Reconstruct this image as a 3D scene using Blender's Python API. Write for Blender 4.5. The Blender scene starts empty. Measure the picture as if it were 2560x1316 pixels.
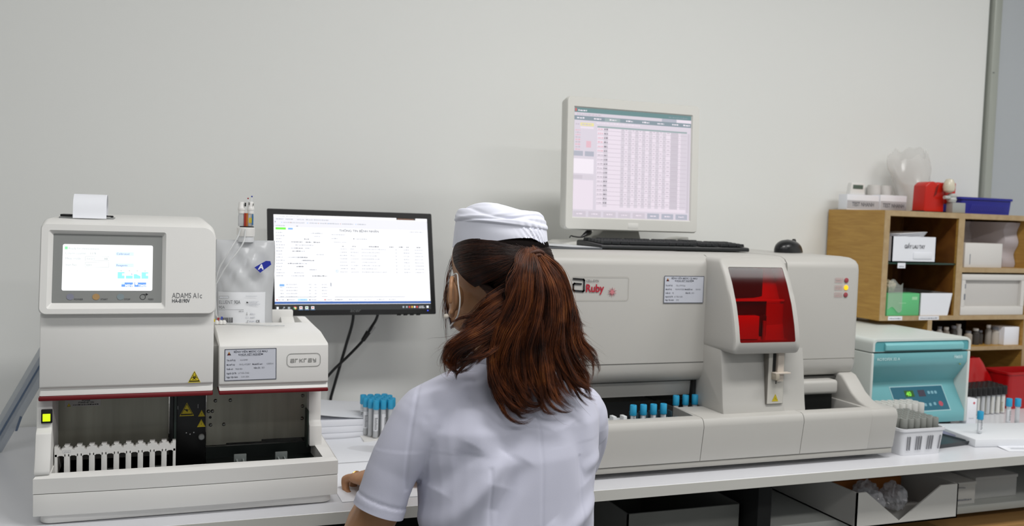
import bpy, bmesh, math, random
from mathutils import Vector, Matrix
import numpy as np
random.seed(7); RNG = np.random.default_rng(7)
SC = bpy.context.scene
COL = SC.collection
pi = math.pi

# ------------------------------------------------------------------ camera
YAW, PITCH, ROLL = math.radians(20.6573), math.radians(3.0431), math.radians(1.9512)
fwd = Vector((math.sin(YAW)*math.cos(PITCH), math.cos(YAW)*math.cos(PITCH), -math.sin(PITCH)))
rgt0 = Vector((math.cos(YAW), -math.sin(YAW), 0)); up0 = rgt0.cross(fwd)
rgt = rgt0*math.cos(ROLL) + up0*math.sin(ROLL); upv = up0*math.cos(ROLL) - rgt0*math.sin(ROLL)
cd = bpy.data.cameras.new('camera'); cam = bpy.data.objects.new('camera', cd); COL.objects.link(cam)
cam.matrix_world = Matrix(((rgt.x, upv.x, -fwd.x, 0), (rgt.y, upv.y, -fwd.y, 0), (rgt.z, upv.z, -fwd.z, 1.335), (0, 0, 0, 1)))
cd.sensor_fit = 'HORIZONTAL'; cd.sensor_width = 36; cd.lens = 36*2300/2560
cd.clip_start = .05; cd.clip_end = 50
cd.dof.use_dof = True; cd.dof.focus_distance = 1.68; cd.dof.aperture_fstop = 5.0
SC.camera = cam
# ------------------------------------------------------------------ colour management, world, lamps
SC.view_settings.view_transform = 'Standard'; SC.view_settings.look = 'None'
SC.view_settings.gamma = 1; SC.view_settings.exposure = 0.06; SC.view_settings.use_curve_mapping = False
W = bpy.data.worlds.new('world'); SC.world = W; W.use_nodes = True
W.node_tree.nodes['Background'].inputs[0].default_value = (.93, .97, 1.0, 1)
W.node_tree.nodes['Background'].inputs[1].default_value = 0.42

def area(name, loc, sx, sy, power, col=(1, .985, .965), rot=(0, 0, 0)):
    l = bpy.data.lights.new(name, 'AREA'); l.shape = 'RECTANGLE'; l.size = sx; l.size_y = sy
    l.energy = power; l.color = col
    o = bpy.data.objects.new(name, l); COL.objects.link(o); o.location = loc; o.rotation_euler = rot
    return o
CEIL = 2.95
LAMPS = [(-.7, .9, 7), (1.1, .9, 25), (2.9, .9, 19), (.2, -.9, 14), (2.2, -.9, 16)]
for (lx, ly, pw) in LAMPS:
    area('ceiling_lamp_light', (lx, ly, CEIL-.075), 1.15, .28, pw)

# ------------------------------------------------------------------ materials
def lin(c):
    if isinstance(c, str):
        c = [int(c[i:i+2], 16)/255 for i in (0, 2, 4)]
    return tuple((x/12.92 if x <= .04045 else ((x+.055)/1.055)**2.4) for x in c)
MATS = {}
def mat(name, col, rough=.5, metal=0, bump=0, bscale=80, var=0, vscale=6, emit=0, spec=.5, **kw):
    if name in MATS: return MATS[name]
    m = bpy.data.materials.new(name); m.use_nodes = True; nt = m.node_tree; b = nt.nodes['Principled BSDF']
    c = lin(col); b.inputs['Base Color'].default_value = (*c, 1)
    b.inputs['Roughness'].default_value = rough; b.inputs['Metallic'].default_value = metal
    b.inputs['Specular IOR Level'].default_value = spec
    for k, v in kw.items(): b.inputs[k.replace('_', ' ')].default_value = v
    tc = nt.nodes.new('ShaderNodeTexCoord')
    if emit:
        b.inputs['Emission Color'].default_value = (*c, 1); b.inputs['Emission Strength'].default_value = emit
    if var:
        n = nt.nodes.new('ShaderNodeTexNoise'); n.inputs['Scale'].default_value = vscale; n.inputs['Detail'].default_value = 4
        nt.links.new(tc.outputs['Object'], n.inputs['Vector'])
        mx = nt.nodes.new('ShaderNodeMix'); mx.data_type = 'RGBA'
        mx.inputs['A'].default_value = (*[x*(1-var) for x in c], 1); mx.inputs['B'].default_value = (*[min(1, x*(1+var)) for x in c], 1)
        nt.links.new(n.outputs['Fac'], mx.inputs['Factor']); nt.links.new(mx.outputs['Result'], b.inputs['Base Color'])
    if bump:
        n = nt.nodes.new('ShaderNodeTexNoise'); n.inputs['Scale'].default_value = bscale; n.inputs['Detail'].default_value = 3
        nt.links.new(tc.outputs['Object'], n.inputs['Vector'])
        bp = nt.nodes.new('ShaderNodeBump'); bp.inputs['Strength'].default_value = bump; bp.inputs['Distance'].default_value = .002
        nt.links.new(n.outputs['Fac'], bp.inputs['Height']); nt.links.new(bp.outputs['Normal'], b.inputs['Normal'])
    MATS[name] = m
    return m
def lamp_mat(name, col, strength):
    """a surface that gives off light: screens, lamps, indicator lights"""
    if name in MATS: return MATS[name]
    m = bpy.data.materials.new(name); m.use_nodes = True; nt = m.node_tree
    b = nt.nodes['Principled BSDF']; b.inputs['Base Color'].default_value = (.02, .02, .02, 1); b.inputs['Roughness'].default_value = .35
    b.inputs['Emission Color'].default_value = (*lin(col), 1); b.inputs['Emission Strength'].default_value = strength
    MATS[name] = m; return m
def wood(name, c1, c2, scale=(1, 14, 14), rough=.45):
    m = bpy.data.materials.new(name); m.use_nodes = True; nt = m.node_tree; b = nt.nodes['Principled BSDF']
    tc = nt.nodes.new('ShaderNodeTexCoord'); mp = nt.nodes.new('ShaderNodeMapping'); mp.inputs['Scale'].default_value = scale
    n = nt.nodes.new('ShaderNodeTexNoise'); n.inputs['Scale'].default_value = 4; n.inputs['Detail'].default_value = 6; n.inputs['Distortion'].default_value = .6
    r = nt.nodes.new('ShaderNodeValToRGB'); r.color_ramp.elements[0].position = .3; r.color_ramp.elements[1].position = .7
    r.color_ramp.elements[0].color = (*lin(c1), 1); r.color_ramp.elements[1].color = (*lin(c2), 1)
    nt.links.new(tc.outputs['Object'], mp.inputs['Vector']); nt.links.new(mp.outputs['Vector'], n.inputs['Vector'])
    nt.links.new(n.outputs['Fac'], r.inputs['Fac']); nt.links.new(r.outputs['Color'], b.inputs['Base Color'])
    b.inputs['Roughness'].default_value = rough; MATS[name] = m; return m
def clear(name, col, alpha, rough=.1):
    """thin clear plastic film: part see-through, part glossy"""
    m = bpy.data.materials.new(name); m.use_nodes = True; nt = m.node_tree; b = nt.nodes['Principled BSDF']
    b.inputs['Base Color'].default_value = (*lin(col), 1); b.inputs['Roughness'].default_value = rough
    b.inputs['Alpha'].default_value = alpha; b.inputs['Specular IOR Level'].default_value = .7
    MATS[name] = m; return m

# ------------------------------------------------------------------ geometry collector
class G:
    def __init__(s): s.bm = bmesh.new()
    def _merge(s, b, m):
        for f in b.faces: f.material_index = m
        me = bpy.data.meshes.new('t'); b.to_mesh(me); b.free(); s.bm.from_mesh(me); bpy.data.meshes.remove(me); return s
    def _bev(s, b, w, seg, ang=30):
        es = [e for e in b.edges if len(e.link_faces) == 2 and e.calc_face_angle(0) > math.radians(ang)]
        if w and es: bmesh.ops.bevel(b, geom=es, offset=w, segments=seg, profile=.5, affect='EDGES', clamp_overlap=True)
    def box(s, x0, x1, y0, y1, z0, z1, bev=0, seg=2, m=0, M=None):
        b = bmesh.new(); bmesh.ops.create_cube(b, size=1)
        for v in b.verts:
            v.co = Vector((x0+(v.co.x+.5)*(x1-x0), y0+(v.co.y+.5)*(y1-y0), z0+(v.co.z+.5)*(z1-z0)))
        s._bev(b, bev, seg)
        if M: b.transform(M)
        return s._merge(b, m)
    def prism(s, prof, a0, a1, axis='x', bev=0, seg=2, m=0, M=None, ang=30):
        """prof: closed outline (2D). axis x: (y,z); axis y: (x,z); axis z: (x,y)"""
        b = bmesh.new()
        def P(p, a): return {'x': (a, p[0], p[1]), 'y': (p[0], a, p[1]), 'z': (p[0], p[1], a)}[axis]
        A = [b.verts.new(P(p, a0)) for p in prof]; B = [b.verts.new(P(p, a1)) for p in prof]
        n = len(prof)
        b.faces.new(A); b.faces.new(B[::-1])
        for i in range(n): b.faces.new((A[i], B[i], B[(i+1) % n], A[(i+1) % n]))
        bmesh.ops.recalc_face_normals(b, faces=b.faces)
        s._bev(b, bev, seg, ang)
        if M: b.transform(M)
        return s._merge(b, m)
    def loft(s, loops, cap0=True, cap1=True, closed=True, m=0, M=None, recalc=True):
        b = bmesh.new(); L = [[b.verts.new(p) for p in lp] for lp in loops]; n = len(loops[0])
        for A, B in zip(L, L[1:]):
            for i in range(n if closed else n-1):
                j = (i+1) % n; b.faces.new((A[i], A[j], B[j], B[i]))
        if cap0: b.faces.new(L[0][::-1])
        if cap1: b.faces.new(L[-1])
        if recalc: bmesh.ops.recalc_face_normals(b, faces=b.faces)
        if M: b.transform(M)
        return s._merge(b, m)
    def cyl(s, p0, p1, r0, r1=None, n=24, m=0, cap=True):
        p0, p1 = Vector(p0), Vector(p1); r1 = r0 if r1 is None else r1
        d = (p1-p0).normalized(); u = d.orthogonal().normalized(); v = d.cross(u)
        ring = lambda p, r: [p+(u*math.cos(2*pi*i/n)+v*math.sin(2*pi*i/n))*r for i in range(n)]
        return s.loft([ring(p0, r0), ring(p1, r1)], cap, cap, m=m)
    def lathe(s, prof, c=(0, 0, 0), n=28, m=0, M=None):
        """prof: (radius, height) list, turned about z"""
        loops = [[(c[0]+max(r, 1e-5)*math.cos(2*pi*i/n), c[1]+max(r, 1e-5)*math.sin(2*pi*i/n), c[2]+h) for i in range(n)] for r, h in prof]
        return s.loft(loops, True, True, m=m, M=M)
    def tube(s, pts, r, n=8, m=0, k=6):
        P = smooth_path(pts, k); R = r if isinstance(r, (list, tuple)) else None
        loops = []; u = None; N = len(P)
        for i, p in enumerate(P):
            d = (P[min(i+1, N-1)]-P[max(i-1, 0)]).normalized()
            u = d.orthogonal().normalized() if u is None else (u-d*u.dot(d)).normalized()
            v = d.cross(u)
            rr = r if R is None else np.interp(i/(N-1), np.linspace(0, 1, len(R)), R)
            loops.append([p+(u*math.cos(2*pi*j/n)+v*math.sin(2*pi*j/n))*rr for j in range(n)])
        return s.loft(loops, m=m)
    def ball(s, c, r, m=0, n=20, M=None):
        b = bmesh.new(); bmesh.ops.create_uvsphere(b, u_segments=n, v_segments=n//2+2, radius=1)
        r = (r, r, r) if not isinstance(r, (tuple, list)) else r
        b.transform(Matrix.Diagonal((*r, 1)))
        if M: b.transform(M)
        bmesh.ops.translate(b, verts=b.verts, vec=Vector(c))
        return s._merge(b, m)
    def poly(s, pts, m=0):
        b = bmesh.new(); b.faces.new([b.verts.new(p) for p in pts]); return s._merge(b, m)
    def grid(s, fn, nu, nv, m=0, th=0):
        """fn(u,v)->point, optional thickness"""
        b = bmesh.new(); V = [[b.verts.new(fn(i/nu, j/nv)) for j in range(nv+1)] for i in range(nu+1)]
        for i in range(nu):
            for j in range(nv): b.faces.new((V[i][j], V[i+1][j], V[i+1][j+1], V[i][j+1]))
        if th:
            bmesh.ops.recalc_face_normals(b, faces=b.faces); bmesh.ops.solidify(b, geom=b.faces[:], thickness=th)
        return s._merge(b, m)
    # flat artwork on a frame: F=(origin, right, up), d = height above the surface
    def rect(s, F, u0, u1, v0, v1, m=0, d=.0004, r=0):
        pts = rrect(u0, u1, v0, v1, r, 4) if r else [(u0, v0), (u1, v0), (u1, v1), (u0, v1)]
        return s.poly([at(F, u, v, d) for u, v in pts], m)
    def shape(s, F, pts, m=0, d=.0004): return s.poly([at(F, u, v, d) for u, v in pts], m)
    def frame(s, F, u0, u1, v0, v1, w, m=0, d=.0004, r=0):
        if not r:
            for a in ((u0, u1, v0, v0+w), (u0, u1, v1-w, v1), (u0, u0+w, v0+w, v1-w), (u1-w, u1, v0+w, v1-w)): s.rect(F, *a, m=m, d=d)
            return s
        A = rrect(u0, u1, v0, v1, r, 6); B = rrect(u0+w, u1-w, v0+w, v1-w, max(r-w, 1e-4), 6)
        return s.loft([[at(F, *p, d) for p in A], [at(F, *p, d) for p in B]], False, False, m=m)
    def line(s, F, pts, w, m=0, d=.0004, closed=False):
        P = [Vector((*p, 0)) for p in pts]
        Q = P+[P[0]] if closed else P
        for a, b in zip(Q, Q[1:]):
            t = (b-a).normalized(); nn = Vector((-t.y, t.x, 0))*w/2; e = t*w/2
            s.shape(F, [(a-e+nn)[:2], (a-e-nn)[:2], (b+e-nn)[:2], (b+e+nn)[:2]], m, d)
        return s
    def text(s, F, body, u, v, size, m=0, d=.0005, align='LEFT', bold=0, sx=1, shear=0):
        me = text_mesh(body, size, align, bold, shear)
        b = bmesh.new(); b.from_mesh(me)
        for vv in b.verts: vv.co = at(F, u+vv.co.x*sx, v+vv.co.y, d)
        return s._merge(b, m)
    def scribble(s, F, u0, u1, v, h, m=0, d=.0004, seed=0):
        """a run of unreadably small print"""
        rr = random.Random(seed); u = u0
        while u < u1:
            w = min(rr.uniform(.6, 2.4)*h, u1-u); s.rect(F, u, u+w, v, v+h*rr.uniform(.6, 1), m, d); u += w+h*.45
        return s
_TM = {}
def text_mesh(body, size, align, bold, shear):
    k = (body, size, align, bold, shear)
    if k not in _TM:
        c = bpy.data.curves.new('t', 'FONT'); c.body = body; c.size = size; c.align_x = align; c.offset = bold; c.shear = shear
        c.resolution_u = 4; c.fill_mode = 'FRONT'
        o = bpy.data.objects.new('t', c); COL.objects.link(o); bpy.context.view_layer.update()
        dg = bpy.context.evaluated_depsgraph_get(); _TM[k] = bpy.data.meshes.new_from_object(o.evaluated_get(dg))
        bpy.data.objects.remove(o); bpy.data.curves.remove(c)
    return _TM[k]
def at(F, u, v, d=0):
    n = F[1].cross(F[2]); return F[0]+F[1]*u+F[2]*v+n*d
def frm(o, r=(1, 0, 0), up=(0, 0, 1)): return (Vector(o), Vector(r).normalized(), Vector(up).normalized())
def rrect(x0, x1, z0, z1, r, n=6):
    """rounded rectangle outline, counter-clockwise; r one radius or (bl, br, tr, tl)"""
    R = r if isinstance(r, (tuple, list)) else (r,)*4; o = []
    for (cx, cz, a, rr) in ((x0, z0, pi, R[0]), (x1, z0, 1.5*pi, R[1]), (x1, z1, 0, R[2]), (x0, z1, .5*pi, R[3])):
        sx = 1 if cx == x0 else -1; sz = 1 if cz == z0 else -1
        for i in range(n+1):
            t = a+.5*pi*i/n; o.append((cx+sx*rr+rr*math.cos(t), cz+sz*rr+rr*math.sin(t)))
    return o
def smooth_path(pts, k=6):
    P = [Vector(p) for p in pts]
    if k <= 1 or len(P) < 3: return P
    o = []; Q = [2*P[0]-P[1]]+P+[2*P[-1]-P[-2]]
    for i in range(1, len(Q)-2):
        a, b, c, d = Q[i-1:i+3]
        for j in range(k):
            t = j/k; o.append(.5*((2*b)+(c-a)*t+(2*a-5*b+4*c-d)*t*t+(3*b-a-3*c+d)*t**3))
    return o+[P[-1]]

# ------------------------------------------------------------------ things, parts, structure
ORI = {}
def thing(name, label, cat, loc=(0, 0, 0), rz=0, group=None):
    """an Empty at the thing's base; its parts are its children"""
    o = bpy.data.objects.new(name, None); COL.objects.link(o); o.empty_display_size = .05
    o.location = loc; o.rotation_euler = (0, 0, rz); o['label'] = label; o['category'] = cat
    if group: o['group'] = group
    ORI[o.name] = Vector(loc); return o
def mesh(name, g, mats, smooth=35):
    me = bpy.data.meshes.new(name); g.bm.to_mesh(me); g.bm.free()
    for m in (mats if isinstance(mats, (list, tuple)) else [mats]): me.materials.append(m)
    if smooth:
        me.shade_smooth(); me.set_sharp_from_angle(angle=math.radians(smooth))
    return me
def part(name, g, mats, par, world=False, smooth=35, label=None, kind=None):
    """one mesh under a thing (or under a part). world=True: g was drawn in room coordinates"""
    root = par
    while root.parent: root = root.parent
    if world: bmesh.ops.translate(g.bm, verts=g.bm.verts, vec=-ORI[root.name])
    o = bpy.data.objects.new(name, mesh(name, g, mats, smooth)); COL.objects.link(o); o.parent = par
    if label: o['label'] = label
    if kind: o['kind'] = kind
    return o
def single(name, g, mats, label, cat, loc=(0, 0, 0), rz=0, group=None, kind=None, world=False, smooth=35):
    """a thing that is one mesh"""
    if world: bmesh.ops.translate(g.bm, verts=g.bm.verts, vec=-Vector(loc))
    o = bpy.data.objects.new(name, mesh(name, g, mats, smooth)); COL.objects.link(o)
    o.location = loc; o.rotation_euler = (0, 0, rz); o['label'] = label; o['category'] = cat
    if group: o['group'] = group
    if kind: o['kind'] = kind
    return o
def struct(name, g, mats, smooth=35, par=None):
    o = bpy.data.objects.new(name, mesh(name, g, mats, smooth)); COL.objects.link(o)
    if par: o.parent = par
    else: o['kind'] = 'structure'
    return o
def dup(o, loc, rz=0, label=None, group=None):
    """a copy of a thing with copies of its parts and sub-parts"""
    r = o.copy(); COL.objects.link(r); r.location = loc; r.rotation_euler = (0, 0, rz)
    if label: r['label'] = label
    if group: r['group'] = group
    for ch in list(o.children):
        c = ch.copy(); COL.objects.link(c); c.parent = r
        for gch in ch.children:
            d = gch.copy(); COL.objects.link(d); d.parent = c
    return r

# palette
M_white = mat('white_plastic', 'e6e5e2', .42)
M_grey = mat('warm_grey_plastic', 'cdcac3', .45)
M_ruby_body = mat('light_grey_plastic', 'bcbab5', .45)
M_black = mat('black_plastic', '0c0c0e', .35)
M_dark = mat('dark_cavity', '131414', .6)
M_steel = mat('streak_reflection_steel', '918f83', .42, .72, var=.38, vscale=9)
_mp = M_steel.node_tree.nodes.new('ShaderNodeMapping'); _mp.inputs['Scale'].default_value = (5, 5, .35)  # long vertical colour streaks stand in for reflections in the steel
_tx = [n for n in M_steel.node_tree.nodes if n.type == 'TEX_NOISE'][0]; _tc = [n for n in M_steel.node_tree.nodes if n.type == 'TEX_COORD'][0]
M_steel.node_tree.links.new(_tc.outputs['Object'], _mp.inputs['Vector']); M_steel.node_tree.links.new(_mp.outputs['Vector'], _tx.inputs['Vector'])
M_paper = mat('white_paper', 'eceef4', .7)
M_ink = mat('dark_ink', '3a3d44', .6)
M_inkl = mat('grey_ink', '7d8088', .6)
M_pale = mat('pale_ink', 'b9bcc4', .6)
M_red = mat('dark_red_trim', '6e0410', .4)
M_yellow = mat('warning_yellow', 'd8c21c', .5)
M_blk_ink = mat('black_ink', '16161a', .6)
# ------------------------------------------------------------------ room
M_wall = mat('painted_wall', 'e8e9e6', .6, bump=.05, bscale=40, var=.015, vscale=1.5)
M_floor = mat('grey_floor', '6b6c6c', .35, var=.08)
M_ceil = mat('ceiling_white', 'e8e8e6', .8)
M_alu = mat('painted_aluminium', 'a9ada5', .4, .2)
M_door = mat('grey_door_panel', 'b3b8bc', .45, var=.03, vscale=1)
WY = 2.61
g = G(); g.box(-3.2, 2.83, WY, WY+.12, 0, CEIL); struct('wall_back', g, M_wall)
g = G(); g.box(4.3, 4.42, -3.2, WY+.12, 0, CEIL); struct('wall_right', g, M_wall)
g = G(); g.box(-3.32, -3.2, -3.2, WY+.12, 0, CEIL); struct('wall_left', g, M_wall)
g = G(); g.box(-3.3, 4.4, -3.2, WY+.1, -.1, 0); struct('floor', g, M_floor)
g = G(); g.box(-3.3, 4.4, -3.2, WY+.1, CEIL, CEIL+.1); struct('ceiling', g, M_ceil)
g = G(); g.box(2.84, 2.876, WY-.018, WY+.03, 0, CEIL, .003); g.box(2.876, 2.884, WY-.002, WY+.03, 0, CEIL, m=1)
g.box(2.846, 2.853, WY-.0195, WY-.018, 1.915, 1.918, m=1)
struct('trim_1', g, [M_alu, mat('dark_gap', '55595a', .7)])
g = G(); g.box(2.884, 4.3, WY+.0, WY+.05, 0, CEIL, .004); struct('door_1', g, M_door)
# ceiling light panels (above the frame): frame + glowing diffuser
M_diff = lamp_mat('lamp_diffuser', 'ffffff', 2.0)
for i, (lx, ly, pw) in enumerate(LAMPS):
    t = thing('ceiling_lamp', 'long white fluorescent ceiling lamp panel', 'lamp', (lx, ly, CEIL), group='ceiling lamps')
    g = G(); g.box(-.62, .62, -.17, .17, -.06, 0, .004); part('lamp_housing', g, M_white, t)
    g = G(); g.box(-.59, .59, -.145, .145, -.066, -.0605); part('diffuser', g, M_diff, t)

# ------------------------------------------------------------------ laboratory bench
M_top = mat('white_laminate', 'dcdde2', .28, var=.01)
M_edge = mat('bench_edge_band', 'c9c8c2', .5)
M_under = mat('under_bench_shade_black', '121313', .8)  # near-black colour stands in for the deep shade below the worktop
t = thing('lab_bench', 'long white laminate laboratory bench along the wall', 'bench', (1.0, 2.17, 0))
g = G(); g.box(-1.3, 3.6, 1.7465, 2.605, .7262, .75, .0012, 1); g.box(-1.3, 3.6, 1.7445, 1.7465, .7265, .7495, m=1)
part('worktop', g, [M_top, M_edge], t, True)
g = G(); g.box(-1.3, 3.6, 2.55, 2.60, 0, .7255); part('shade_backing', g, M_under, t, True)  # added backing, coloured dark so the space under the bench goes black
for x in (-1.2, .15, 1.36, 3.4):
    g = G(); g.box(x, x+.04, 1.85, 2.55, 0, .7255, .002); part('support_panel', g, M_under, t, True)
M_shelfb = mat('under_shelf_board', 'b9bbb6', .5)
g = G(); g.box(1.40, 3.4, 1.86, 2.55, .565, .585, .0015); part('lower_shelf', g, M_shelfb, t, True, label='pale grey board under the right half of the bench')
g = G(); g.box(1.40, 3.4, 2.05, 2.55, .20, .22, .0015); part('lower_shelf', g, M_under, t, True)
# small white plinth strip seen on the bench front right
# ------------------------------------------------------------------ under the bench
M_card = mat('white_carton', 'c4c2bd', .75, var=.03)
M_cardin = mat('carton_inside', '8d8a88', .85)
M_brown = mat('brown_cardboard', '9a7442', .8, var=.06)
M_orange = mat('orange_cardboard', '9c5c20', .8, var=.1)
M_poly = clear('clear_polythene', 'd2d2d6', .42, .1)
def open_box(name, label, x0, x1, y0, y1, z0, z1, m, min_, vcut=None, th=.004, group=None, flap=None, rz=0, contents=None):
    """carton without a lid: four walls and a bottom; vcut=(left, low point, right, depth) notches the front wall"""
    cx, cy = (x0+x1)/2, (y0+y1)/2; t = thing(name, label, 'box', (cx, cy, z0), rz, group)
    w, d, h = (x1-x0)/2, (y1-y0)/2, z1-z0
    g = G(); g.box(-w, w, -d, d, 0, th)
    if vcut:
        a, b, c, dep = vcut
        pr = [(-w, 0), (w, 0), (w, h), (c, h), (b, h-dep), (a, h), (-w, h)]
    else: pr = [(-w, 0), (w, 0), (w, h), (-w, h)]
    g.prism(pr, -d, -d+th, 'y'); part('front_wall', g, m, t)
    g = G(); g.box(-w, w, d-th, d, 0, h); g.box(-w, -w+th, -d, d, 0, h); g.box(w-th, w, -d, d, 0, h); part('box_walls', g, m, t)
    if flap:
        g = G(); g.grid(lambda u, v: (-w+flap[0]*u, -d+2*d*v, h+flap[1]*u), 1, 6, th=.003); part('flap', g, m, t)
    return t
open_box('parts_box', 'white open cardboard box with deep V notch on the shelf under the bench', 1.607, 1.935, 1.790, 2.25, .5855, .675, M_card, M_cardin, (-.135, -.025, .105, .082))
g = G(); g.box(-.135, .135, -.10, .10, 0, .062, .002); single('brown_carton', g, M_orange, 'orange brown carton lying at the back inside the V notched box', 'box', (1.765, 2.05, .5900))
rr = random.Random(3)
def crumple(c, r, seed, n=14, amp=.6):
    q = random.Random(seed); ph = [(Vector((q.gauss(0, 1), q.gauss(0, 1), q.gauss(0, 1)))*3, q.uniform(0, 6), q.uniform(.4, 1)) for _ in range(7)]
    b = bmesh.new(); bmesh.ops.create_icosphere(b, subdivisions=4, radius=1)
    for v in b.verts:
        p = v.co.copy(); s = sum(a*abs(math.sin(k.dot(p)+f)) for k, f, a in ph)/4-.5
        v.co = Vector((p.x*r[0], p.y*r[1], p.z*r[2]))*(1+amp*s-.16*abs(math.sin(9*p.x+5*p.z+seed))*abs(math.sin(8*p.y-6*p.x)))
    mx = [max(abs(v.co[i]) for v in b.verts) for i in range(3)]
    for v in b.verts: v.co = Vector([v.co[i]*r[i]/mx[i]+c[i] for i in range(3)])
    return b
for i, (x, y, z, r, lb) in enumerate([(1.70, 1.85, .629, (.045, .038, .036), 'crumpled clear plastic bag at the front of the V notched box'),
        (1.79, 1.86, .632, (.036, .04, .038), 'crumpled clear plastic bag on the right inside the V notched box'), (1.745, 1.915, .630, (.045, .026, .036), 'milky plastic bag behind the others in the V notched box')]):
    g = G(); g._merge(crumple((0, 0, 0), r, 11+i), 0); single('plastic_bag', g, M_poly, lb, 'plastic bag', (x, y, z), group='plastic bags in the notched box', smooth=25)
def closed_box(name, label, x0, x1, y0, y1, z0, z1, m, group=None, lid=True, rz=0):
    t = thing(name, label, 'box', ((x0+x1)/2, (y0+y1)/2, z0), rz, group); w, d, h = (x1-x0)/2, (y1-y0)/2, z1-z0
    g = G(); g.box(-w, w, -d, d, 0, h*.86 if lid else h, .0015); part('box_body', g, m, t)
    if lid:
        g = G(); g.box(-w-.002, w+.002, -d-.002, d+.002, h*.86, h, .0015); part('lid', g, m, t)
    return t
t = closed_box('carton', 'small pale carton just right of the V notched box under the bench', 1.985, 2.085, 1.872, 2.10, .5855, .648, M_card)
g = G(); F = frm((-.05, -.1165, 0)); g.scribble(F, .015, .085, .012, .005, seed=2); g.line(F, [(.02, .045), (.04, .049), (.06, .047)], .002); part('print', g, M_inkl, t, smooth=0)
closed_box('carton', 'longer grey white carton at the right end under the bench', 2.115, 2.27, 1.90, 2.16, .5855, .648, mat('grey_carton', 'b4b3b0', .75))
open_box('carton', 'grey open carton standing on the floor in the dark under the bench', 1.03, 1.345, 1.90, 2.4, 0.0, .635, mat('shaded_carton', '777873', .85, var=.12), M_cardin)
closed_box('carton', 'tall brown cardboard carton at the lower right corner', 1.93, 2.45, 1.80, 2.04, 0, .545, M_brown, lid=False)
# ------------------------------------------------------------------ HbA1c analyser (left)
M_face = mat('panel_grey', '8b8d8b', .5)
M_groove = mat('seam_grey', '8f8e8a', .7)
A = thing('hba1c_analyzer', 'white desktop analyser with touch screen and white tube rack at left', 'analyzer', (.055, 2.06, .75))
# base tray: skirt + lower shell + upper ring with the tray opening
g = G()
g.prism(rrect(-.206, .3155, 1.806, 2.325, .02), .7515, .772, 'z', .002)
bow = lambda x: 1.790+.009*((x-.055)/.27)**2
def base_outline(off=0, top=0):
    P = [(x, bow(x)+off) for x in np.linspace(-.2154+off, .3247-off, 19)]
    return P+[(.3247-off, 2.33), (-.2154+off, 2.33)]
g.prism(base_outline(), .768, .808, 'z', .0015); g.prism(base_outline(.0012), .808, .8092, 'z', m=1)
out = base_outline(); n = len(out)
hole = [(x, 1.8075) for x in np.linspace(-.187, .2955, 19)]+[(.285, 2.02), (-.187, 2.02)]
lip = base_outline(.006)
zt = lambda p: .8415+max(0, min(.012, (p[1]-1.80)*.2))
g.loft([[(*p, .8092) for p in out], [(*p, .836) for p in out], [(*lip[i], zt(lip[i])) for i in range(n)], [(*p, zt(p)) for p in hole], [(p[0], p[1], .80) for p in hole]], True, False)
part('base_housing', g, [M_white, M_groove], A, True)
g = G(); g.box(-.186, .2945, 1.809, 2.02, .795, .80); g.box(.0805, .2945, 1.809, 1.934, .80, .8215); g.box(.0805, .2945, 1.9255, 1.934, .8215, .845)
g.box(.0735, .0765, 1.85, 1.925, .80, .815)
for x in (.132, .212): g.box(x, x+.024, 1.878, 1.883, .8215, .839, .001, m=1); g.box(x+.004, x+.007, 1.85, 1.88, .8215, .830, m=1); g.box(x+.016, x+.019, 1.85, 1.88, .8215, .830, m=1)
for x in (-.11, -.02): g.box(x, x+.022, 1.90, 1.905, .80, .82, .001, m=1)
g.box(.055, .08, 1.845, 1.872, .80, .826, .001, m=2)
part('tray_floor', g, [mat('tray_dark_green', '0c1512', .4), mat('clip_grey', '7c8280', .4), mat('clip_pale', 'b9bbbb', .4)], A, True)
# side columns carrying the head
g = G(); g.prism([(1.800, .842), (1.8, .850), (1.812, .872), (1.822, .912), (1.834, .920), (1.836, .972), (2.33, .972), (2.33, .842)], -.2145, -.1885, 'x', .0025)
part('column', g, M_white, A, True)
g = G(); g.prism([(1.885, .845), (1.893, .886), (1.905, .894), (1.912, .972), (2.33, .972), (2.33, .845)], .2805, .306, 'x', .0025)
g.box(.2775, .2805, 1.90, 2.0, .84, .915, m=1)
part('column', g, [M_white, mat('slot_green', '203028', .5)], A, True)
# metal back plates and the black sampling tower between them
g = G(); g.box(-.1885, .0095, 1.935, 1.938, .84, .985)
part('back_plate', g, M_steel, A, True, label='bare steel plate with painted reflection streaks behind the white rack')
g = G(); g.prism([(.081, .846), (.12, .846), (.12, .849), (.19, .849), (.19, .853), (.2805, .853), (.2805, .985), (.081, .985)], 1.935, 1.938, 'y')
F = frm((0, 1.935, 0))
sp = part('back_plate', g, M_steel, A, True, label='bare steel plate with round screws at right of the black tower')
for (x, z) in ((.098, .937), (.127, .937), (.085, .916), (.0925, .916), (.0895, .888), (.115, .888), (.272, .941), (.272, .919), (.2715, .893)):
    g = G(); g.lathe([(.0001, .0028), (.0018, .0028), (.0034, .0016), (.0037, 0)], n=12, M=Matrix.Translation((x, 1.935, z)) @ Matrix.Rotation(pi/2, 4, 'X')); part('screw', g, mat('screw_metal', '7c7c78', .25, .9), sp, True)
g = G(); g.lathe([(.0028, 0), (.0028, .0004)], n=14, M=Matrix.Translation((.0885, 1.9348, .9035)) @ Matrix.Rotation(pi/2, 4, 'X')); part('hole', g, M_dark, sp, True)
g = G(); g.box(.0115, .0795, 1.922, 1.99, .80, .985, .001); g.box(.0115, .0185, 1.914, 1.922, .80, .985, .001); g.box(.0195, .024, 1.916, 1.922, .86, .968, m=1)
g.box(.026, .0268, 1.9215, 1.922, .925, .932, m=2); g.box(.064, .0648, 1.9215, 1.922, .926, .934, m=2)
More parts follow.
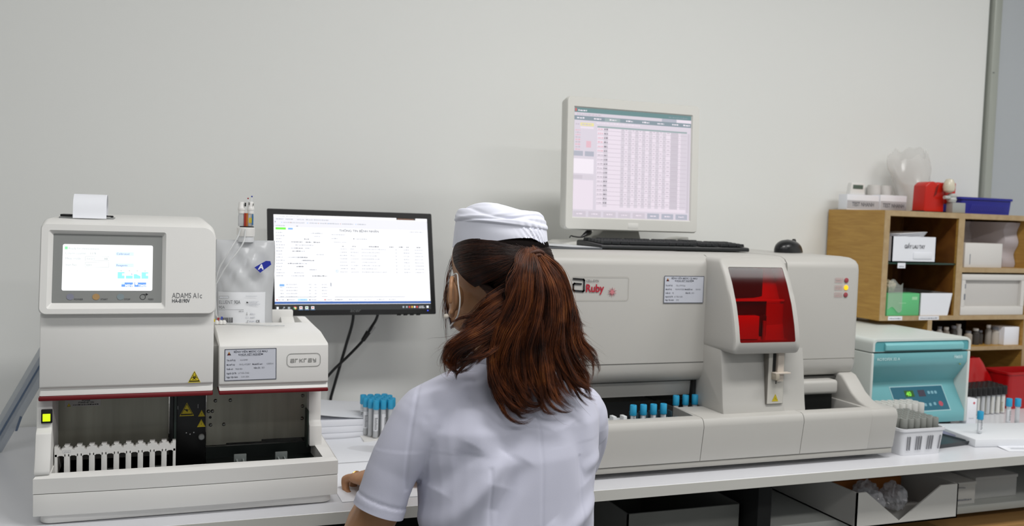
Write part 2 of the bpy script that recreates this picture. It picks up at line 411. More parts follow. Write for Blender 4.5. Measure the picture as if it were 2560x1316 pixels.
for x, z in ((.043, .877), (.050, .874), (.057, .877)): g.ball((x, 1.922, z), .0014, m=2, n=8)
part('sampling_tower', g, [mat('tower_black', '060607', .4), mat('tower_rail', '33403a', .4), mat('tower_glint', 'c8c8c8', .3)], A, True)
g = G(); g.lathe([(.0001, .009), (.004, .009), (.0058, .007), (.006, 0)], n=18, M=Matrix.Translation((.0715, 1.922, .868)) @ Matrix.Rotation(pi/2, 4, 'X')); part('knob', g, mat('knob_grey', '9a9c9a', .35), A, True)
def tri(g, F, u, v, w, my, mk, kind):
    h = w*.88; T = lambda s, dz: [(u-w/2*s, v+h*.5-h*.62*s+dz), (u+w/2*s, v+h*.5-h*.62*s+dz), (u, v+h*.5+h*.5*s+dz)]
    g.shape(F, T(1, 0), my, .0005)
    if kind != 'plain':
        g.shape(F, T(.86, 0), mk, .0007); g.shape(F, T(.70, 0), my, .0009)
    c = (u, v+h*.36)
    if kind == 'bio':
        for a in (90, 210, 330):
            x, y = c[0]+w*.13*math.cos(math.radians(a)), c[1]+w*.13*math.sin(math.radians(a))
            ring = [(x+w*.095*math.cos(math.radians(a+40+i*28)), y+w*.095*math.sin(math.radians(a+40+i*28))) for i in range(11)]
            g.line(F, ring, w*.035, mk, .0011)
        cc = [(c[0]+w*.09*math.cos(i*pi/8), c[1]+w*.09*math.sin(i*pi/8)) for i in range(16)]; g.line(F, cc, w*.03, mk, .0011, True)
    elif kind == 'hand':
        g.shape(F, [(u-w*.22, v+h*.44), (u-w*.05, v+h*.34), (u+w*.02, v+h*.22), (u+w*.06, v+h*.24), (u+w*.05, v+h*.33), (u+w*.2, v+h*.46), (u+w*.06, v+h*.40), (u+w*.0, v+h*.46), (u-w*.06, v+h*.42), (u-w*.12, v+h*.46)], mk, .0011)
    elif kind == 'plain':
        g.line(F, T(.7, 0), w*.03, mk, .0007, True); g.rect(F, u-w*.1, u+w*.1, v+h*.22, v+h*.28, mk, .0007); g.rect(F, u-w*.03, u+w*.03, v+h*.28, v+h*.5, mk, .0007)
F = frm((0, 1.922, 0))
g = G(); tri(g, F, .0433, .9140, .0275, 0, 1, 'hand'); part('warning_label', g, [M_yellow, M_blk_ink], A, True, 0)
g = G(); tri(g, F, .0713, .9105, .0132, 0, 1, 'plain'); part('warning_label', g, [M_yellow, mat('olive_ink', '6e640e', .6)], A, True, 0)
g = G(); tri(g, F, .0710, .8895, .0157, 0, 1, 'plain'); part('warning_label', g, [M_yellow, mat('olive_ink', '6e640e', .6)], A, True, 0)
F = frm((-.1885, 1.935, .8205))
g = G(); g.rect(F, .011, .074, .1155, .13, 0); tri(g, F, .018, .1165, .007, 1, 2, 'x')
g.text(F, 'POWER', .048, .1255, .0042, 2, .0008, 'CENTER', .0001); g.text(F, 'STAND-BY ON', .048, .1215, .0042, 2, .0008, 'CENTER', .0001); g.scribble(F, .025, .07, .1178, .002, 2, .0008, 4)
part('warning_label', g, [mat('label_silver', 'b4b2ae', .5), M_yellow, M_blk_ink], A, True, 0, label='pale power stand-by label at the top of the left steel plate')
# power switch
g = G(); g.box(-.2065, -.1885, 1.829, 1.8355, .929, .954, .001); ps = part('power_switch', g, M_black, A, True)
g = G(); g.box(-.2037, -.1912, 1.826, 1.829, .933, .9465, .0006); part('switch_light', g, lamp_mat('switch_glow', 'd2f000', 1.15), ps, True)

# head: tower with screen
X0, X1 = -.2086, .0872
g = G()
g.prism([(1.8165, .9805), (1.8225, .9935), (1.817, .996), (1.823, 1.13), (1.86, 1.135), (2.32, 1.135), (2.32, .9805)], X0, X1, 'x', .0025)
g.box(X0+.004, X1-.004, 1.86, 2.32, 1.13, 1.24); part('tower_cover', g, M_white, A, True)
g = G(); g.prism([(1.8125, .9725), (1.8125, .9805), (2.31, .9805), (2.31, .9725)], X0-.001, X1, 'x', .0025); part('red_trim', g, M_red, A, True)
yp = lambda z: 1.8085+.2*(z-1.128)
def plane_loop(pts, off=0): return [(x, yp(z)+off, z) for x, z in pts]
N = 7
outer = rrect(-.2105, .0890, 1.128, 1.2905, (.012, .012, .022, .010), N)
inn1 = rrect(-.1975, .0005, 1.1385, 1.2785, .004, N); inn2 = rrect(-.1900, -.0063, 1.1482, 1.2718, .0015, N)
o2 = rrect(-.2085, .0872, 1.130, 1.2890, (.011, .011, .021, .009), N)
top = rrect(-.2105, .0890, 1.128, 1.2985, (.012, .012, .024, .012), N)
g = G()
back = [(x, 2.25, z if z < 1.2 else 1.128+(z-1.128)*1.03) for x, z in top]
mid = [(x, 1.875, z) for x, z in top]
g.loft([back, mid, plane_loop(outer, .003), plane_loop(o2, 0), plane_loop(inn1, 0), plane_loop(inn2, .0075)], True, False)
part('screen_housing', g, M_white, A, True, 30)
g = G(); g.loft([plane_loop(rrect(-.1900, -.0063, 1.1482, 1.2718, .0015, N), .0076)], True, False, recalc=False)
FP = (Vector((0, yp(0)+.0076, 0)), Vector((1, 0, 0)), Vector((0, .2, 1)).normalized()); k = math.sqrt(1.04)
def fp(x, z): return (x, z*k)
for i, (x, col) in enumerate(((-.160, 1), (-.1175, 2), (-.0765, 3))):
    g.shape(FP, [(x+.0062*math.cos(a*pi/10), (1.1592)*k+.0058*math.sin(a*pi/10)) for a in range(20)], col, .0006)
for x, s in ((-.1535, 'POWER'), (-.110, 'START'), (-.070, 'STOP'), (-.0295, 'FEED')): g.text(FP, s, x, 1.1535*k, .0042, 4, .0008)
g.line(FP, [(-.0388+.0047*math.cos(a*pi/12), 1.159*k+.0047*math.sin(a*pi/12)) for a in range(24)], .0007, 5, .0006, True)
g.line(FP, [(-.0388, 1.1637*k), (-.033, 1.1637*k)], .0007, 5, .0006); g.shape(FP, [(-.0335, 1.1613*k), (-.0295, 1.1637*k), (-.0335, 1.1661*k)], 5, .0006)
pn = part('control_panel', g, [M_face, mat('power_mark', '868898', .5), mat('start_mark', 'b08d5c', .5), mat('stop_mark', '859398', .5), M_ink, M_blk_ink], A, True, 0)
g = G(); scr = lamp_mat('screen_white', 'fdffff', 1.12)
g.rect(FP, -.1742, -.0226, 1.1702*k, 1.2533*k, 0, .0008, .003)
SG = [scr, lamp_mat('screen_grey_text', 'b3c0c2', 1), lamp_mat('screen_green', '9af5b5', 1), lamp_mat('screen_pale_blue', 'dff3ff', 1.05), lamp_mat('screen_text_blue', '8098d8', .9), lamp_mat('screen_aqua', '9df7fb', 1.05), lamp_mat('screen_button', '6ea6f7', 1), lamp_mat('screen_mark', '8ca8ac', .8)]
U = lambda px: -.1742+(px-155)*(.1516/227); V = lambda py: (1.2533-(py-612)*(.0831/116))*k
T = lambda s, px, py, sz, m, **kw: g.text(FP, s, U(px), V(py), sz, m, .0012, **kw)
g.rect(FP, U(160), U(167), V(625), V(618), 2, .001); T('Ready for measurement.', 169, 625, .0052, 1); T('Column counter    1178', 161, 637, .0052, 1)
T('Meas. mode', 162, 650, .0052, 1); T('Start No.', 162, 666, .0052, 1)
g.frame(FP, U(211), U(270), V(653), V(642), .0004, 1, .001); T('Variant', 214, 650, .0048, 1); T('AB', 258, 650, .0048, 7)
g.frame(FP, U(211), U(270), V(669), V(657), .0004, 1, .001); T('0001', 214, 666, .0048, 1)
g.rect(FP, U(287), U(333), V(639), V(630), 3, .001); T('Calibrated', 289, 637, .0052, 4); g.rect(FP, U(287), U(333), V(668), V(659), 3, .001); T('Reagents', 289, 666, .0052, 4)
for i, x in enumerate((293, 314, 334, 354)):
    g.rect(FP, U(x+7), U(x+10), V(678), V(677), 7, .001)
    if i in (0, 3): g.rect(FP, U(x), U(x+17), V(697), V(681), 5, .001); g.rect(FP, U(x+11), U(x+17), V(690), V(684), 0, .0012)
    elif i == 1: g.rect(FP, U(x), U(x+17), V(697), V(690), 5, .001)
    else: g.shape(FP, [(U(x), V(697)), (U(x+17), V(697)), (U(x+17), V(691)), (U(x+10), V(688)), (U(x+7), V(686)), (U(x), V(686))], 5, .001)
T('A', 305, 690, .004, 4); T('B', 327, 688, .004, 4)
g.rect(FP, U(303), U(332), V(718), V(707), 6, .001); g.rect(FP, U(303), U(311), V(712), V(707), 3, .0012); T('MENU', 312, 717.4, .0058, 0, bold=.00015)
g.rect(FP, U(336), U(366), V(718), V(707), 6, .001); g.shape(FP, [(U(341)+.0026*math.cos(a*pi/8), V(710)+.0026*math.sin(a*pi/8)) for a in range(16)], 0, .0011); T('TIMER', 345.5, 717.4, .0055, 0, bold=.00015)
part('screen', g, SG, pn, True, 0)
F = frm((0, yp(1.16), 1.16), up=(0, .2, 1))
g = G(); g.text(F, 'ADAMS A1c', .0118, -.0023, .0142, 0, .0006, sx=.72); g.text(F, 'HA-8190V', .0118, -.0108, .0098, 1, .0006, sx=.74, bold=.0001)
part('lettering', g, [mat('grey_lettering', '77787a', .5), M_ink], A, True, 0)
F = frm((0, 1.8168, 1.0), up=(0, .045, 1)); g = G(); tri(g, F, .0535, .0, .0225, 0, 1, 'bio'); part('warning_label', g, [M_yellow, M_blk_ink], A, True, 0, label='yellow biohazard triangle on the tower cover')
# printer slot with paper
g = G(); g.box(-.1875, -.094, 1.905, 1.975, 1.2950, 1.3022, .001); g.box(-.186, -.1665, 1.912, 1.965, 1.3022, 1.3065, .001, m=1); g.cyl((-.167, 1.935, 1.3045), (-.096, 1.935, 1.3045), .0012, m=1, n=8); g.box(-.100, -.0955, 1.925, 1.945, 1.3022, 1.305, m=1)
pr = part('printer', g, [mat('printer_grey', '8f9190', .4), M_black], A, True)
g = G(); P = smooth_path([(0, 1.955, 1.3025), (0, 1.957, 1.322), (0, 1.942, 1.3415), (0, 1.912, 1.3445), (0, 1.888, 1.330), (0, 1.878, 1.307), (0, 1.874, 1.3005)], 5)
g.grid(lambda u, v: (-.1635+.057*v+.002*u, *P[round(u*(len(P)-1))][1:]), len(P)-1, 3, th=.0003); part('printer_paper', g, M_paper, pr, True)
g = G(); g.box(X0-.006, X0+.001, 1.95, 1.99, 1.215, 1.245, .0015); part('side_latch', g, mat('latch_grey', '6e7070', .4), A, True)

# right unit
R0, R1 = .0982, .3045
g = G(); g.prism([(1.8165, .9795), (1.824, .989), (1.8165, .9925), (1.8255, 1.064), (1.830, 1.0672), (1.92, 1.0778), (2.06, 1.0800), (2.06, 1.058), (2.32, 1.058), (2.32, .9795)], R0, R1, 'x', .002)
g.prism([(2.05, 1.055), (2.05, 1.0800), (2.15, 1.0822), (2.19, 1.078), (2.32, 1.06), (2.32, 1.055)], .2845, R1, 'x', .002); part('reagent_cover', g, M_white, A, True)
g = G(); g.prism([(1.8125, .9725), (1.8125, .9795), (2.31, .9795), (2.31, .9725)], R0, R1, 'x', .0022); part('red_trim', g, M_red, A, True)
g = G(); g.box(.195, .2735, 2.125, 2.14, 1.058, 1.1005, .004); g.prism([(2.125, 1.0585), (2.06, 1.0585), (2.06, 1.063), (2.125, 1.085)], .245, .2735, 'x', .001); part('bag_holder', g, M_white, A, True)
g = G(); g.box(X1+.0, R0, 1.86, 2.3, .9795, 1.06); part('joint_panel', g, M_groove, A, True)
# hospital asset sticker
def asset_sticker(par, F, w, h, seed, inks):
    """framed white label: logo, two heading lines, rows of print"""
    g = G(); g.rect(F, 0, w, 0, h, 0, .0004); g.frame(F, 0, w, 0, h, w*.013, 1, .0007)
    lx, ly, s = w*.085, h*.86, w*.075
    g.shape(F, [(lx-s/2, ly-s*.45), (lx+s/2, ly-s*.45), (lx, ly+s*.5)], 2, .0007); g.shape(F, [(lx-s*.2, ly-s*.02), (lx+s*.2, ly-s*.02), (lx, ly+s*.5)], 4, .0009); g.shape(F, [(lx-s*.18, ly-s*.44), (lx+s*.18, ly-s*.44), (lx, ly-s*.02)], 5, .0009)
    z = w*.062
    g.text(F, 'BỆNH VIỆN MEDIC CÀ MAU', w*.5, h*.88, z*.84, 1, .0007, 'CENTER', z*.009); g.text(F, 'KHOA XÉT NGHIỆM', w*.5, h*.79, z*.84, 1, .0007, 'CENTER', z*.009)
    g.rect(F, w*.31, w*.68, h*.775, h*.78, 1, .0007)
    for a, b, v, u in inks:
        g.text(F, a, w*u, h*v, z*.74, 1, .0007, 'LEFT', z*.009, sx=.74)
        if b: g.text(F, b, w*(u+.025)+len(a)*z*.285, h*v, z*.74, 3, .0007, sx=.74)
    return part('asset_label', g, [mat('sticker_paper', 'c9ccd6', .6), mat('sticker_ink', '4a4e5a', .6), M_blk_ink, M_inkl, mat('logo_orange', 'd88a1c', .5), mat('logo_red', 'a01c18', .5)], par, True, 0)
F = frm((.1076, 1.8170, .9985), (1, 0, .006), (0, .126, 1))
asset_sticker(A, F, .0965, .0605, 1, [('Tên thiết bị:', 'H.A 8190V', .62, .04), ('Mã thiết bị:', 'XN.SL.HTGB07', .48, .04), ('Model/Số seri:', '12307514', .48, .53), ('Xuất xứ:', 'Nhật Bản', .345, .04), ('Năm SX:', '2021', .36, .56), ('Người QLTB:', 'Lê Triều Chiến', .21, .04), ('Ngày Vận hành:', '13-01-2024', .09, .04)])
g = G(); F = frm((.2238, 1.8199, 1.0215), (1, 0, .005), (0, .126, 1)); g.frame(F, 0, .0655, 0, .0265, .0011, 0, .0006, .0085); 
def blocky(g, F, s, u, v, sz, w, m):
    """wide techno lettering drawn as strokes"""
    D = {'a': [[(0, 1), (.9, 1), (.9, 0), (0, 0), (0, .5), (.9, .5)]], 'r': [[(0, 0), (0, 1), (.7, 1)]], 'k': [[(0, 0), (0, 1)], [(.85, 1), (.3, .5), (0, .5)], [(.3, .5), (.85, 0)]], 'y': [[(0, 1), (.25, .5), (.9, .5)], [(.9, 1), (.9, 0), (.3, 0)]]}
    for ch in s:
        for ln in D[ch]: g.line(F, [(u+x*sz, v+y*sz) for x, y in ln], w, m, .0007)
        u += sz*1.42
blocky(g, F, 'arkray', .0080, .0095, .0060, .0014, 0); part('logo', g, mat('logo_grey', '9b9b98', .45), A, True, 0)

# ------------------------------------------------------------------ white sample rack standing in the tray
t = thing('sample_rack', 'white ten place sample tube rack standing in the analyser tray', 'tube rack', (-.082, 1.859, .80))
g = G(); w = .2095; h0 = -w/2
pr = [(h0, 0), (h0, .075)]
g.box(h0, -h0, -.009, .009, 0, .006)
pit = w/10
for i in range(11):
    x = h0+i*pit; a = .0095 if i not in (0, 10) else .0052; xc = x if 0 < i < 10 else (x+a/2 if i == 0 else x-a/2)
    g.box(xc-a/2, xc+a/2, -.009, .009, .006, .066, .0008, 1); 
    if 0 < i < 10: g.box(xc-a/4, xc+a/4, -.0094, -.009, .006, .066)
part('posts', g, M_white, t)
g = G(); ol = [(h0, .061)]
for i in range(10):
    x = h0+i*pit
    ol += [(x+pit*.27, .061), (x+pit*.36, .0625), (x+pit*.64, .0625), (x+pit*.73, .061)]
top_ol = [(-h0, .061), (-h0, .0795), (-h0-.006, .0795), (-h0-.006, .076)]
for i in range(9, -1, -1):
    x = h0+i*pit; c = x+pit*.5
    top_ol += [(c+.002, .0755), (c+.0018, .0725), (c-.0018, .0725), (c-.002, .0755)]
    if i: top_ol += [(x+.0055, .0765), (x+.002, .0785), (x+.0045, .081), (x-.0045, .081), (x-.002, .0785), (x-.0055, .0765)]
top_ol += [(h0+.006, .076), (h0+.006, .0795), (h0, .0795)]
g.prism(ol+top_ol, -.009, .009, 'y'); part('top_rail', g, M_white, t)
F = frm((0, -.009, 0)); g = G(); g.frame(F, -.0915, -.0775, .0675, .0725, .0004, 0, .0003, .0018); g.text(F, 'arkray', -.0845, .0688, .0036, 0, .0003, 'CENTER'); part('logo', g, M_pale, t, smooth=0)

# ------------------------------------------------------------------ eluent bag
M_film = mat('bag_film', 'dcdee1', .2, Transmission_Weight=.30, IOR=1.2, spec=.9)
BG = thing('eluent_bag', 'clear eluent pouch with white cap on the analyser reagent cover', 'reagent bag', (.163, 2.087, 1.0585))
BW, BH = .0615, .200
def bag_pt(s, t, side):
    """s across -1..1, t up 0..1, side -1 front / 1 back"""
    wx = BW*(1-.03*math.sin(t*6)+(.02 if t < .1 else 0)); x = s*wx
    f = max(0, 1-abs(s)**3.2)*(1-t**7)*(1-.15*(1-t)**8); th = .031*f*(1-.35*t)
    d = 0
    if t > .38: k_ = min(1, (t-.38)*4)*f; d = .0060*math.sin(7*(s*.8-t*1.7))*k_+.0040*math.sin(13*(s*.6+t*1.5)+1)*k_+.0030*abs(math.sin(9*(s-t)+2))*k_
    return Vector((x, side*th+(d if side < 0 else -d)*.8, t*BH))
g = G(); nu, nv = 36, 44
loops = []
for j in range(nv+1):
    t = j/nv; fr = [bag_pt(-1+2*i/nu, t, -1) for i in range(nu+1)]; bk = [bag_pt(1-2*i/nu, t, 1) for i in range(1, nu)]
    loops.append(fr+bk)
g.loft(loops); part('pouch', g, M_film, BG, smooth=180)
g = G(); g.grid(lambda u, v: bag_pt(-.92+1.62*u, .045+.395*v, -1)+Vector((0, -.0012, 0)), 20, 16); lab = part('label', g, mat('label_white', 'e2e4e8', .5), BG, smooth=180)
def bagF(u, v):  # flat frame over the label
    return frm((-.0560, bag_pt(0, .2, -1).y-.0022, 0))
FB = bagF(0, 0); g = G()
g.text(FB, 'ELUENT 90A', .0005, .063, .0112, 0, .0004, sx=.72); g.text(FB, '90A', .0005, .0525, .0095, 0, .0004, sx=.8); g.rect(FB, .0005, .052, .0500, .0505, 0); g.scribble(FB, .002, .014, .0463, .002, 1, seed=5); g.text(FB, '600 mL', .042, .0455, .0035, 0, .0004)
g.frame(FB, .001, .021, .0745, .0800, .0005, 0, .0004, .0012); g.scribble(FB, .003, .019, .0762, .0022, 1, seed=6)
q = random.Random(2); x = .001
while x < .030:
    ww = q.choice((.0006, .001, .0016)); g.rect(FB, x, x+ww, .0225, .0335, 2); x += ww+q.choice((.0006, .001))
g.text(FB, 'CE', .078, .0225, .0068, 2, .0004, bold=.0002); g.scribble(FB, .064, .076, .024, .003, 1, seed=7)
for yy, a, b in ((.079, .056, .080), (.0675, .064, .083), (.0650, .064, .081), (.0615, .058, .087), (.0595, .064, .084)): g.scribble(FB, a, b, yy, .0014, 1, seed=int(yy*9999))
g.shape(FB, [(.0575, .0645), (.0615, .0645), (.0615, .0675), (.0602, .0660), (.0602, .0675), (.0575, .0675)], 2)
g.line(FB, [(.0575, .0390), (.0605, .0390)], .0006, 2); g.line(FB, [(.059, .0390), (.059, .0440)], .0006, 2); g.scribble(FB, .066, .077, .0395, .0026, 1, seed=8); g.frame(FB, .0565, .0625, .0312, .0345, .0004, 1); g.scribble(FB, .066, .076, .0318, .0026, 1, seed=9)
g.line(FB, [(.057, .0215), (.0605, .0215), (.0605, .0265), (.0625, .0265)], .0006, 2)
part('label_print', g, [mat('label_ink', '505358', .6), M_pale, M_blk_ink], lab, smooth=0)
g = G(); FS = frm((.0, -.0335, .0)); g.shape(FS, [(.0165, .1425), (.0290, .1310), (.0520, .1490), (.0500, .1565), (.0405, .1570)], 0); g.text(FS, 'A', .0250, .1385, .0155, 1, .0006, bold=.0006, shear=.12)
part('letter_mark', g, [mat('mark_blue', '1c2c9c', .45), M_paper], BG, smooth=0)
g = G(); g.lathe([(.017, .196), (.0165, .208), (.0155, .212)], n=30); part('neck', g, mat('neck_plastic', 'd5d7da', .3), BG)
g = G(); pr_ = [(.0001, .228), (.0175, .228), (.0188, .2265), (.0188, .212), (.0182, .209), (.0182, .2085), (.0001, .2085)]
g.lathe(pr_, n=40); cp = part('cap', g, M_white, BG)
g = G(); g.lathe([(.0001, .2305), (.014, .2305), (.0155, .229), (.0155, .228), (.0001, .228)], (0.002, 0, 0), n=24); part('seal', g, M_black, cp)
FIT = [((-.010, 0), .2305, .283), ((.0095, .001), .2305, .284)]
for (x, y), a, b in FIT:
    g = G(); g.lathe([(.0062, a), (.0066, a+.004), (.0066, .252), (.0058, .254), (.0058, .258)], (x, y, 0), n=20); ft = part('tube_fitting', g, mat('fitting_clear', 'd9dadb', .25, Transmission_Weight=.5, spec=.6), BG)
    g = G(); g.lathe([(.0001, b), (.005, b), (.0062, b-.003), (.007, .2705), (.0078, .2695), (.0078, .2655), (.0070, .2645), (.0070, .258), (.0001, .258)], (x, y, 0), n=22); part('fitting_nut', g, M_white, ft)
g = G(); g.box(-.0045, -.0002, -.007, -.0045, .2305, .259); g.box(-.0002, .0035, -.0065, -.004, .2305, .259, m=1); g.box(.0120, .0148, -.008, -.0055, .2335, .257, m=2); g.box(.005, .0115, -.0072, -.0068, .238, .249, m=3); g.box(-.004, -.001, -.0075, -.005, .2735, .2815, m=4); g.box(.0045, .006, -.0075, -.006, .2765, .2825, m=4); g.box(.0135, .0148, -.0075, -.006, .2755, .2805, m=4)
part('fitting_tags', g, [mat('tag_red', '9c2410', .5), mat('tag_orange', 'b06418', .5), mat('tag_blue', '2c6c9c', .5), mat('tag_yellow', 'c8b43c', .5), M_black], BG)
g = G(); g.ball((.0035, 0, .291), .0018, 0, 10); g.ball((.0115, 0, .2955), .0019, 1, 10); g.cyl((.0035, 0, .284), (.0035, 0, .29), .0006, n=6, m=2); g.cyl((.0115, 0, .284), (.0115, 0, .2945), .0006, n=6, m=2)
part('tip_markers', g, [mat('tip_red', 'a03038', .5), mat('tip_blue', '3c4ca8', .5), M_paper], BG)
M_hose = mat('clear_hose', 'dfe1e2', .25, Transmission_Weight=.3, spec=.6)
g = G(); g.tube([(-.012, -.012, .226), (-.020, -.030, .205), (-.040, -.040, .17), (-.058, -.043, .135), (-.063, -.045, .09), (-.060, -.048, .04), (-.050, -.050, .018)], .0016, 8); part('hose', g, M_hose, BG)
g = G(); g.tube([(-.002, -.016, .226), (-.006, -.032, .20), (-.018, -.042, .178), (-.045, -.046, .14), (-.066, -.046, .10)], .0016, 8); part('hose', g, M_hose, BG)
g = G(); g.tube([(-.066, -.044, .06), (-.058, -.05, .035), (-.040, -.052, .024), (.03, -.09, .0235), (.075, -.10, .0235)], .0013, 8); part('hose', g, M_hose, BG)
g = G()
for x, z, m in ((-.0575, .030, 0), (-.0505, .032, 1), (-.066, .027, 2)): g.cyl((x, -.052, z), (x+.001, -.052, z+.006), .0021, n=10, m=m)
for x in (-.060, -.052, -.045): g.lathe([(.0042, 0), (.0048, .004), (.0030, .008), (.0001, .009)], (x, -.053, .0222), n=12, m=3)
part('connectors', g, [mat('tip_red', 'a03038', .5), mat('tip_blue', '3c4ca8', .5), M_yellow, M_white], BG)
# ------------------------------------------------------------------ widescreen monitor on the wall bracket
M_bez = mat('glossy_black_bezel', '050506', .35, spec=.3)
MON = thing('widescreen_monitor', 'black widescreen monitor showing a white patient record page', 'monitor', (.473, 2.419, 1.0539), math.radians(1.8))
TL = Matrix.Rotation(-math.radians(14.2), 4, 'X'); HW, MH = .225, .284
FM = lambda d=0: (TL @ Vector((0, -.0002-d, 0)), Vector((1, 0, 0)), (TL.to_3x3() @ Vector((0, 0, 1))).normalized())
def tl(g): g.bm.transform(TL); return g
sx0, sx1, sz0, sz1 = -.2085, .2105, .026, .268
g = G(); ou = rrect(-HW, HW, 0, MH, .004, 3)
g.loft([[(x, .045, z) for x, z in rrect(-.13, .13, .05, .22, .02, 3)], [(x, .022, z) for x, z in rrect(-HW+.004, HW-.004, .004, MH-.004, .006, 3)], [(x, .004, z) for x, z in ou], [(x, 0, z) for x, z in rrect(-HW+.0015, HW-.0015, .0015, MH-.0015, .003, 3)],
        [(x, 0, z) for x, z in rrect(sx0, sx1, sz0, sz1, .0004, 3)], [(x, .0022, z) for x, z in rrect(sx0, sx1, sz0, sz1, .0004, 3)]], True, True)
case = part('bezel', tl(g), M_bez, MON)
g = G()
for x in (.115, .133, .151, .169): g.box(x, x+.011, .002, .008, -.0022, .001, .0008)
part('menu_buttons', tl(g), M_bez, case)
g = G(); g.text((Vector((0, -.0003, 0)), Vector((1, 0, 0)), Vector((0, 0, 1))), 'acer', .0, .0075, .013, 0, 0, 'CENTER', .0002, 1.25, .2); part('logo', tl(g), mat('acer_logo_grey', '4a4c4c', .3), case, smooth=0)
g = G(); g.box(.199, .2025, -.0006, .002, .0085, .0110); part('power_light', tl(g), lamp_mat('power_blue', '3c50ff', 1.3), case)
W_ = lamp_mat('monitor_white', 'fcfcff', 1.06)
cols = [W_, lamp_mat('ui_grey', 'b5b9c2', 1), lamp_mat('ui_dark', '6f747e', .9), lamp_mat('ui_blue_bar', '2a62b4', .9), lamp_mat('ui_taskbar', '07141c', .5), lamp_mat('ui_green', '6ff03a', 1), lamp_mat('ui_blue', '7db4ef', 1), lamp_mat('ui_toolbar', 'ececf4', 1), lamp_mat('ui_brown', '3b2c24', .6), lamp_mat('ui_cyan', 'bfe6fb', 1), lamp_mat('ui_red', 'd8403c', .9), lamp_mat('ui_yellow', 'e8c034', .9), lamp_mat('ui_orange', 'c8763a', .9)]
g = G(); FS = (Vector((0, .0018, 0)), Vector((1, 0, 0)), Vector((0, 0, 1)))
g.rect(FS, sx0, sx1, sz0, sz1, 0, 0)
SW, SH = sx1-sx0, sz1-sz0
u_ = lambda x: sx0+x*SW; v_ = lambda y: sz1-y*SH      # 0..1 from the left and from the top
R_ = lambda x0, x1, y0, y1, m, d=.0003: g.rect(FS, u_(x0), u_(x1), v_(y1), v_(y0), m, d)
S_ = lambda x0, x1, y, h, m, sd: g.scribble(FS, u_(x0), u_(x1), v_(y), h, m, .0005, sd)
R_(0, 1, .027, .105, 7); R_(0, 1, .105, .138, 7)
R_(.012, .016, .012, .018, 2, .0005); S_(.03, .21, .022, .0022, 1, 1)
for i, x in enumerate((.015, .075, .145, .20, .25, .30)): S_(x, x+.045, .055, .0026, 1, 20+i)
R_(.008, .013, .075, .088, 2, .0005)
for i, x in enumerate((.06, .115, .22, .29, .355, .43, .53)): S_(x, x+.055+.02*(i % 2), .092, .0026, 1, 30+i); R_(x-.012, x-.008, .082, .092, 12 if i % 2 else 6, .0005)
R_(.79, .92, .0, .022, 8, .0005); S_(.80, .91, .018, .0024, 12, 40)
S_(.012, .07, .128, .0026, 1, 41); S_(.14, .15, .128, .0026, 2, 42)
R_(.011, .075, .143, .168, 5, .0005); R_(.088, .118, .146, .166, 6, .0005)
g.text(FS, 'THÔNG TIN BỆNH NHÂN', u_(.41), v_(.176), .0088, 2, .0006, bold=.00016, sx=1.05)
S_(.87, .975, .165, .0024, 1, 43)
q = random.Random(5)
for i in range(15):
    y = .205+i*.034
    S_(.012, .012+q.uniform(.03, .055), y, .0026, 1, 50+i)
    for k in range(q.choice((1, 2, 2, 3))):
        x = q.uniform(.075, .27); S_(x, x+q.uniform(.03, .08), y, .0027, 2 if q.random() < .3 else 1, 90+i*4+k)
for y in (.30, .39, .48, .57): R_(.13, .36, y, y+.0015, 1)
S_(.36, .45, .215, .0026, 1, 70); S_(.36, .40, .26, .0026, 1, 71); R_(.50, .507, .247, .26, 2, .0005); S_(.515, .59, .26, .0026, 1, 72); S_(.375, .455, .30, .0024, 1, 73)
R_(.36, .361, .29, .62, 1)
for x0, x1 in ((.425, .44), (.49, .515), (.60, .665), (.735, .765), (.80, .83), (.85, .87), (.92, .95)): S_(x0, x1, .345, .003, 2, int(x0*100))
for i in range(8):
    y = .375+i*.037
    S_(.41, .46, y, .0024, 1, 200+i); S_(.48, .51+.02*(i % 2), y, .0024, 1, 210+i); S_(.55, .64+q.uniform(0, .08), y, .0024, 1, 220+i); R_(.775, .785, y-.008, y, 1, .0005); S_(.83, .87, y, .0024, 1, 230+i); S_(.905, .965, y, .0024, 1, 240+i)
g.frame(FS, u_(.383), u_(.397), v_(.634), v_(.608), .0009, 6, .0006)
g.frame(FS, u_(.005), u_(.355), v_(.955), v_(.735), .0004, 1, .0004)
for i in range(5):
    y = .775+i*.033
    S_(.035, .055, y, .0024, 1, 260+i); S_(.07, .14, y, .0024, 1, 270+i); S_(.21, .225, y, .0024, 1, 280+i); S_(.245, .26, y, .0024, 1, 285+i); S_(.29, .325, y, .0024, 1, 290+i)
R_(.030, .060, .768, .792, 6, .0007)
for a, b in ((.02, .25), (.37, .83)): R_(a, b, .905, .911, 1, .0005)
R_(.344, .352, .75, .79, 1, .0005)
for i, (x, m) in enumerate(((.01, 10), (.075, 2), (.145, 9), (.21, 2), (.305, 10))):
    if m == 9: R_(x-.005, x+.055, .926, .95, 9, .0005)
    S_(x+.012, x+.05, .943, .0028, 6 if m == 9 else 1, 300+i); R_(x, x+.008, .932, .945, m, .0006)
for i, x in enumerate((.37, .39, .41, .46, .50, .56, .64, .72)): S_(x, x+.02+.03*(i > 4), .943, .0026, 2 if i < 2 else 1, 310+i)
zb = 1-.0
R_(0, 1, .958, .982, 3, .0006); S_(.004, .25, .976, .003, 0, 320); S_(.60, .99, .976, .003, 6, 321)
part('display', tl(g), cols, case, smooth=0)
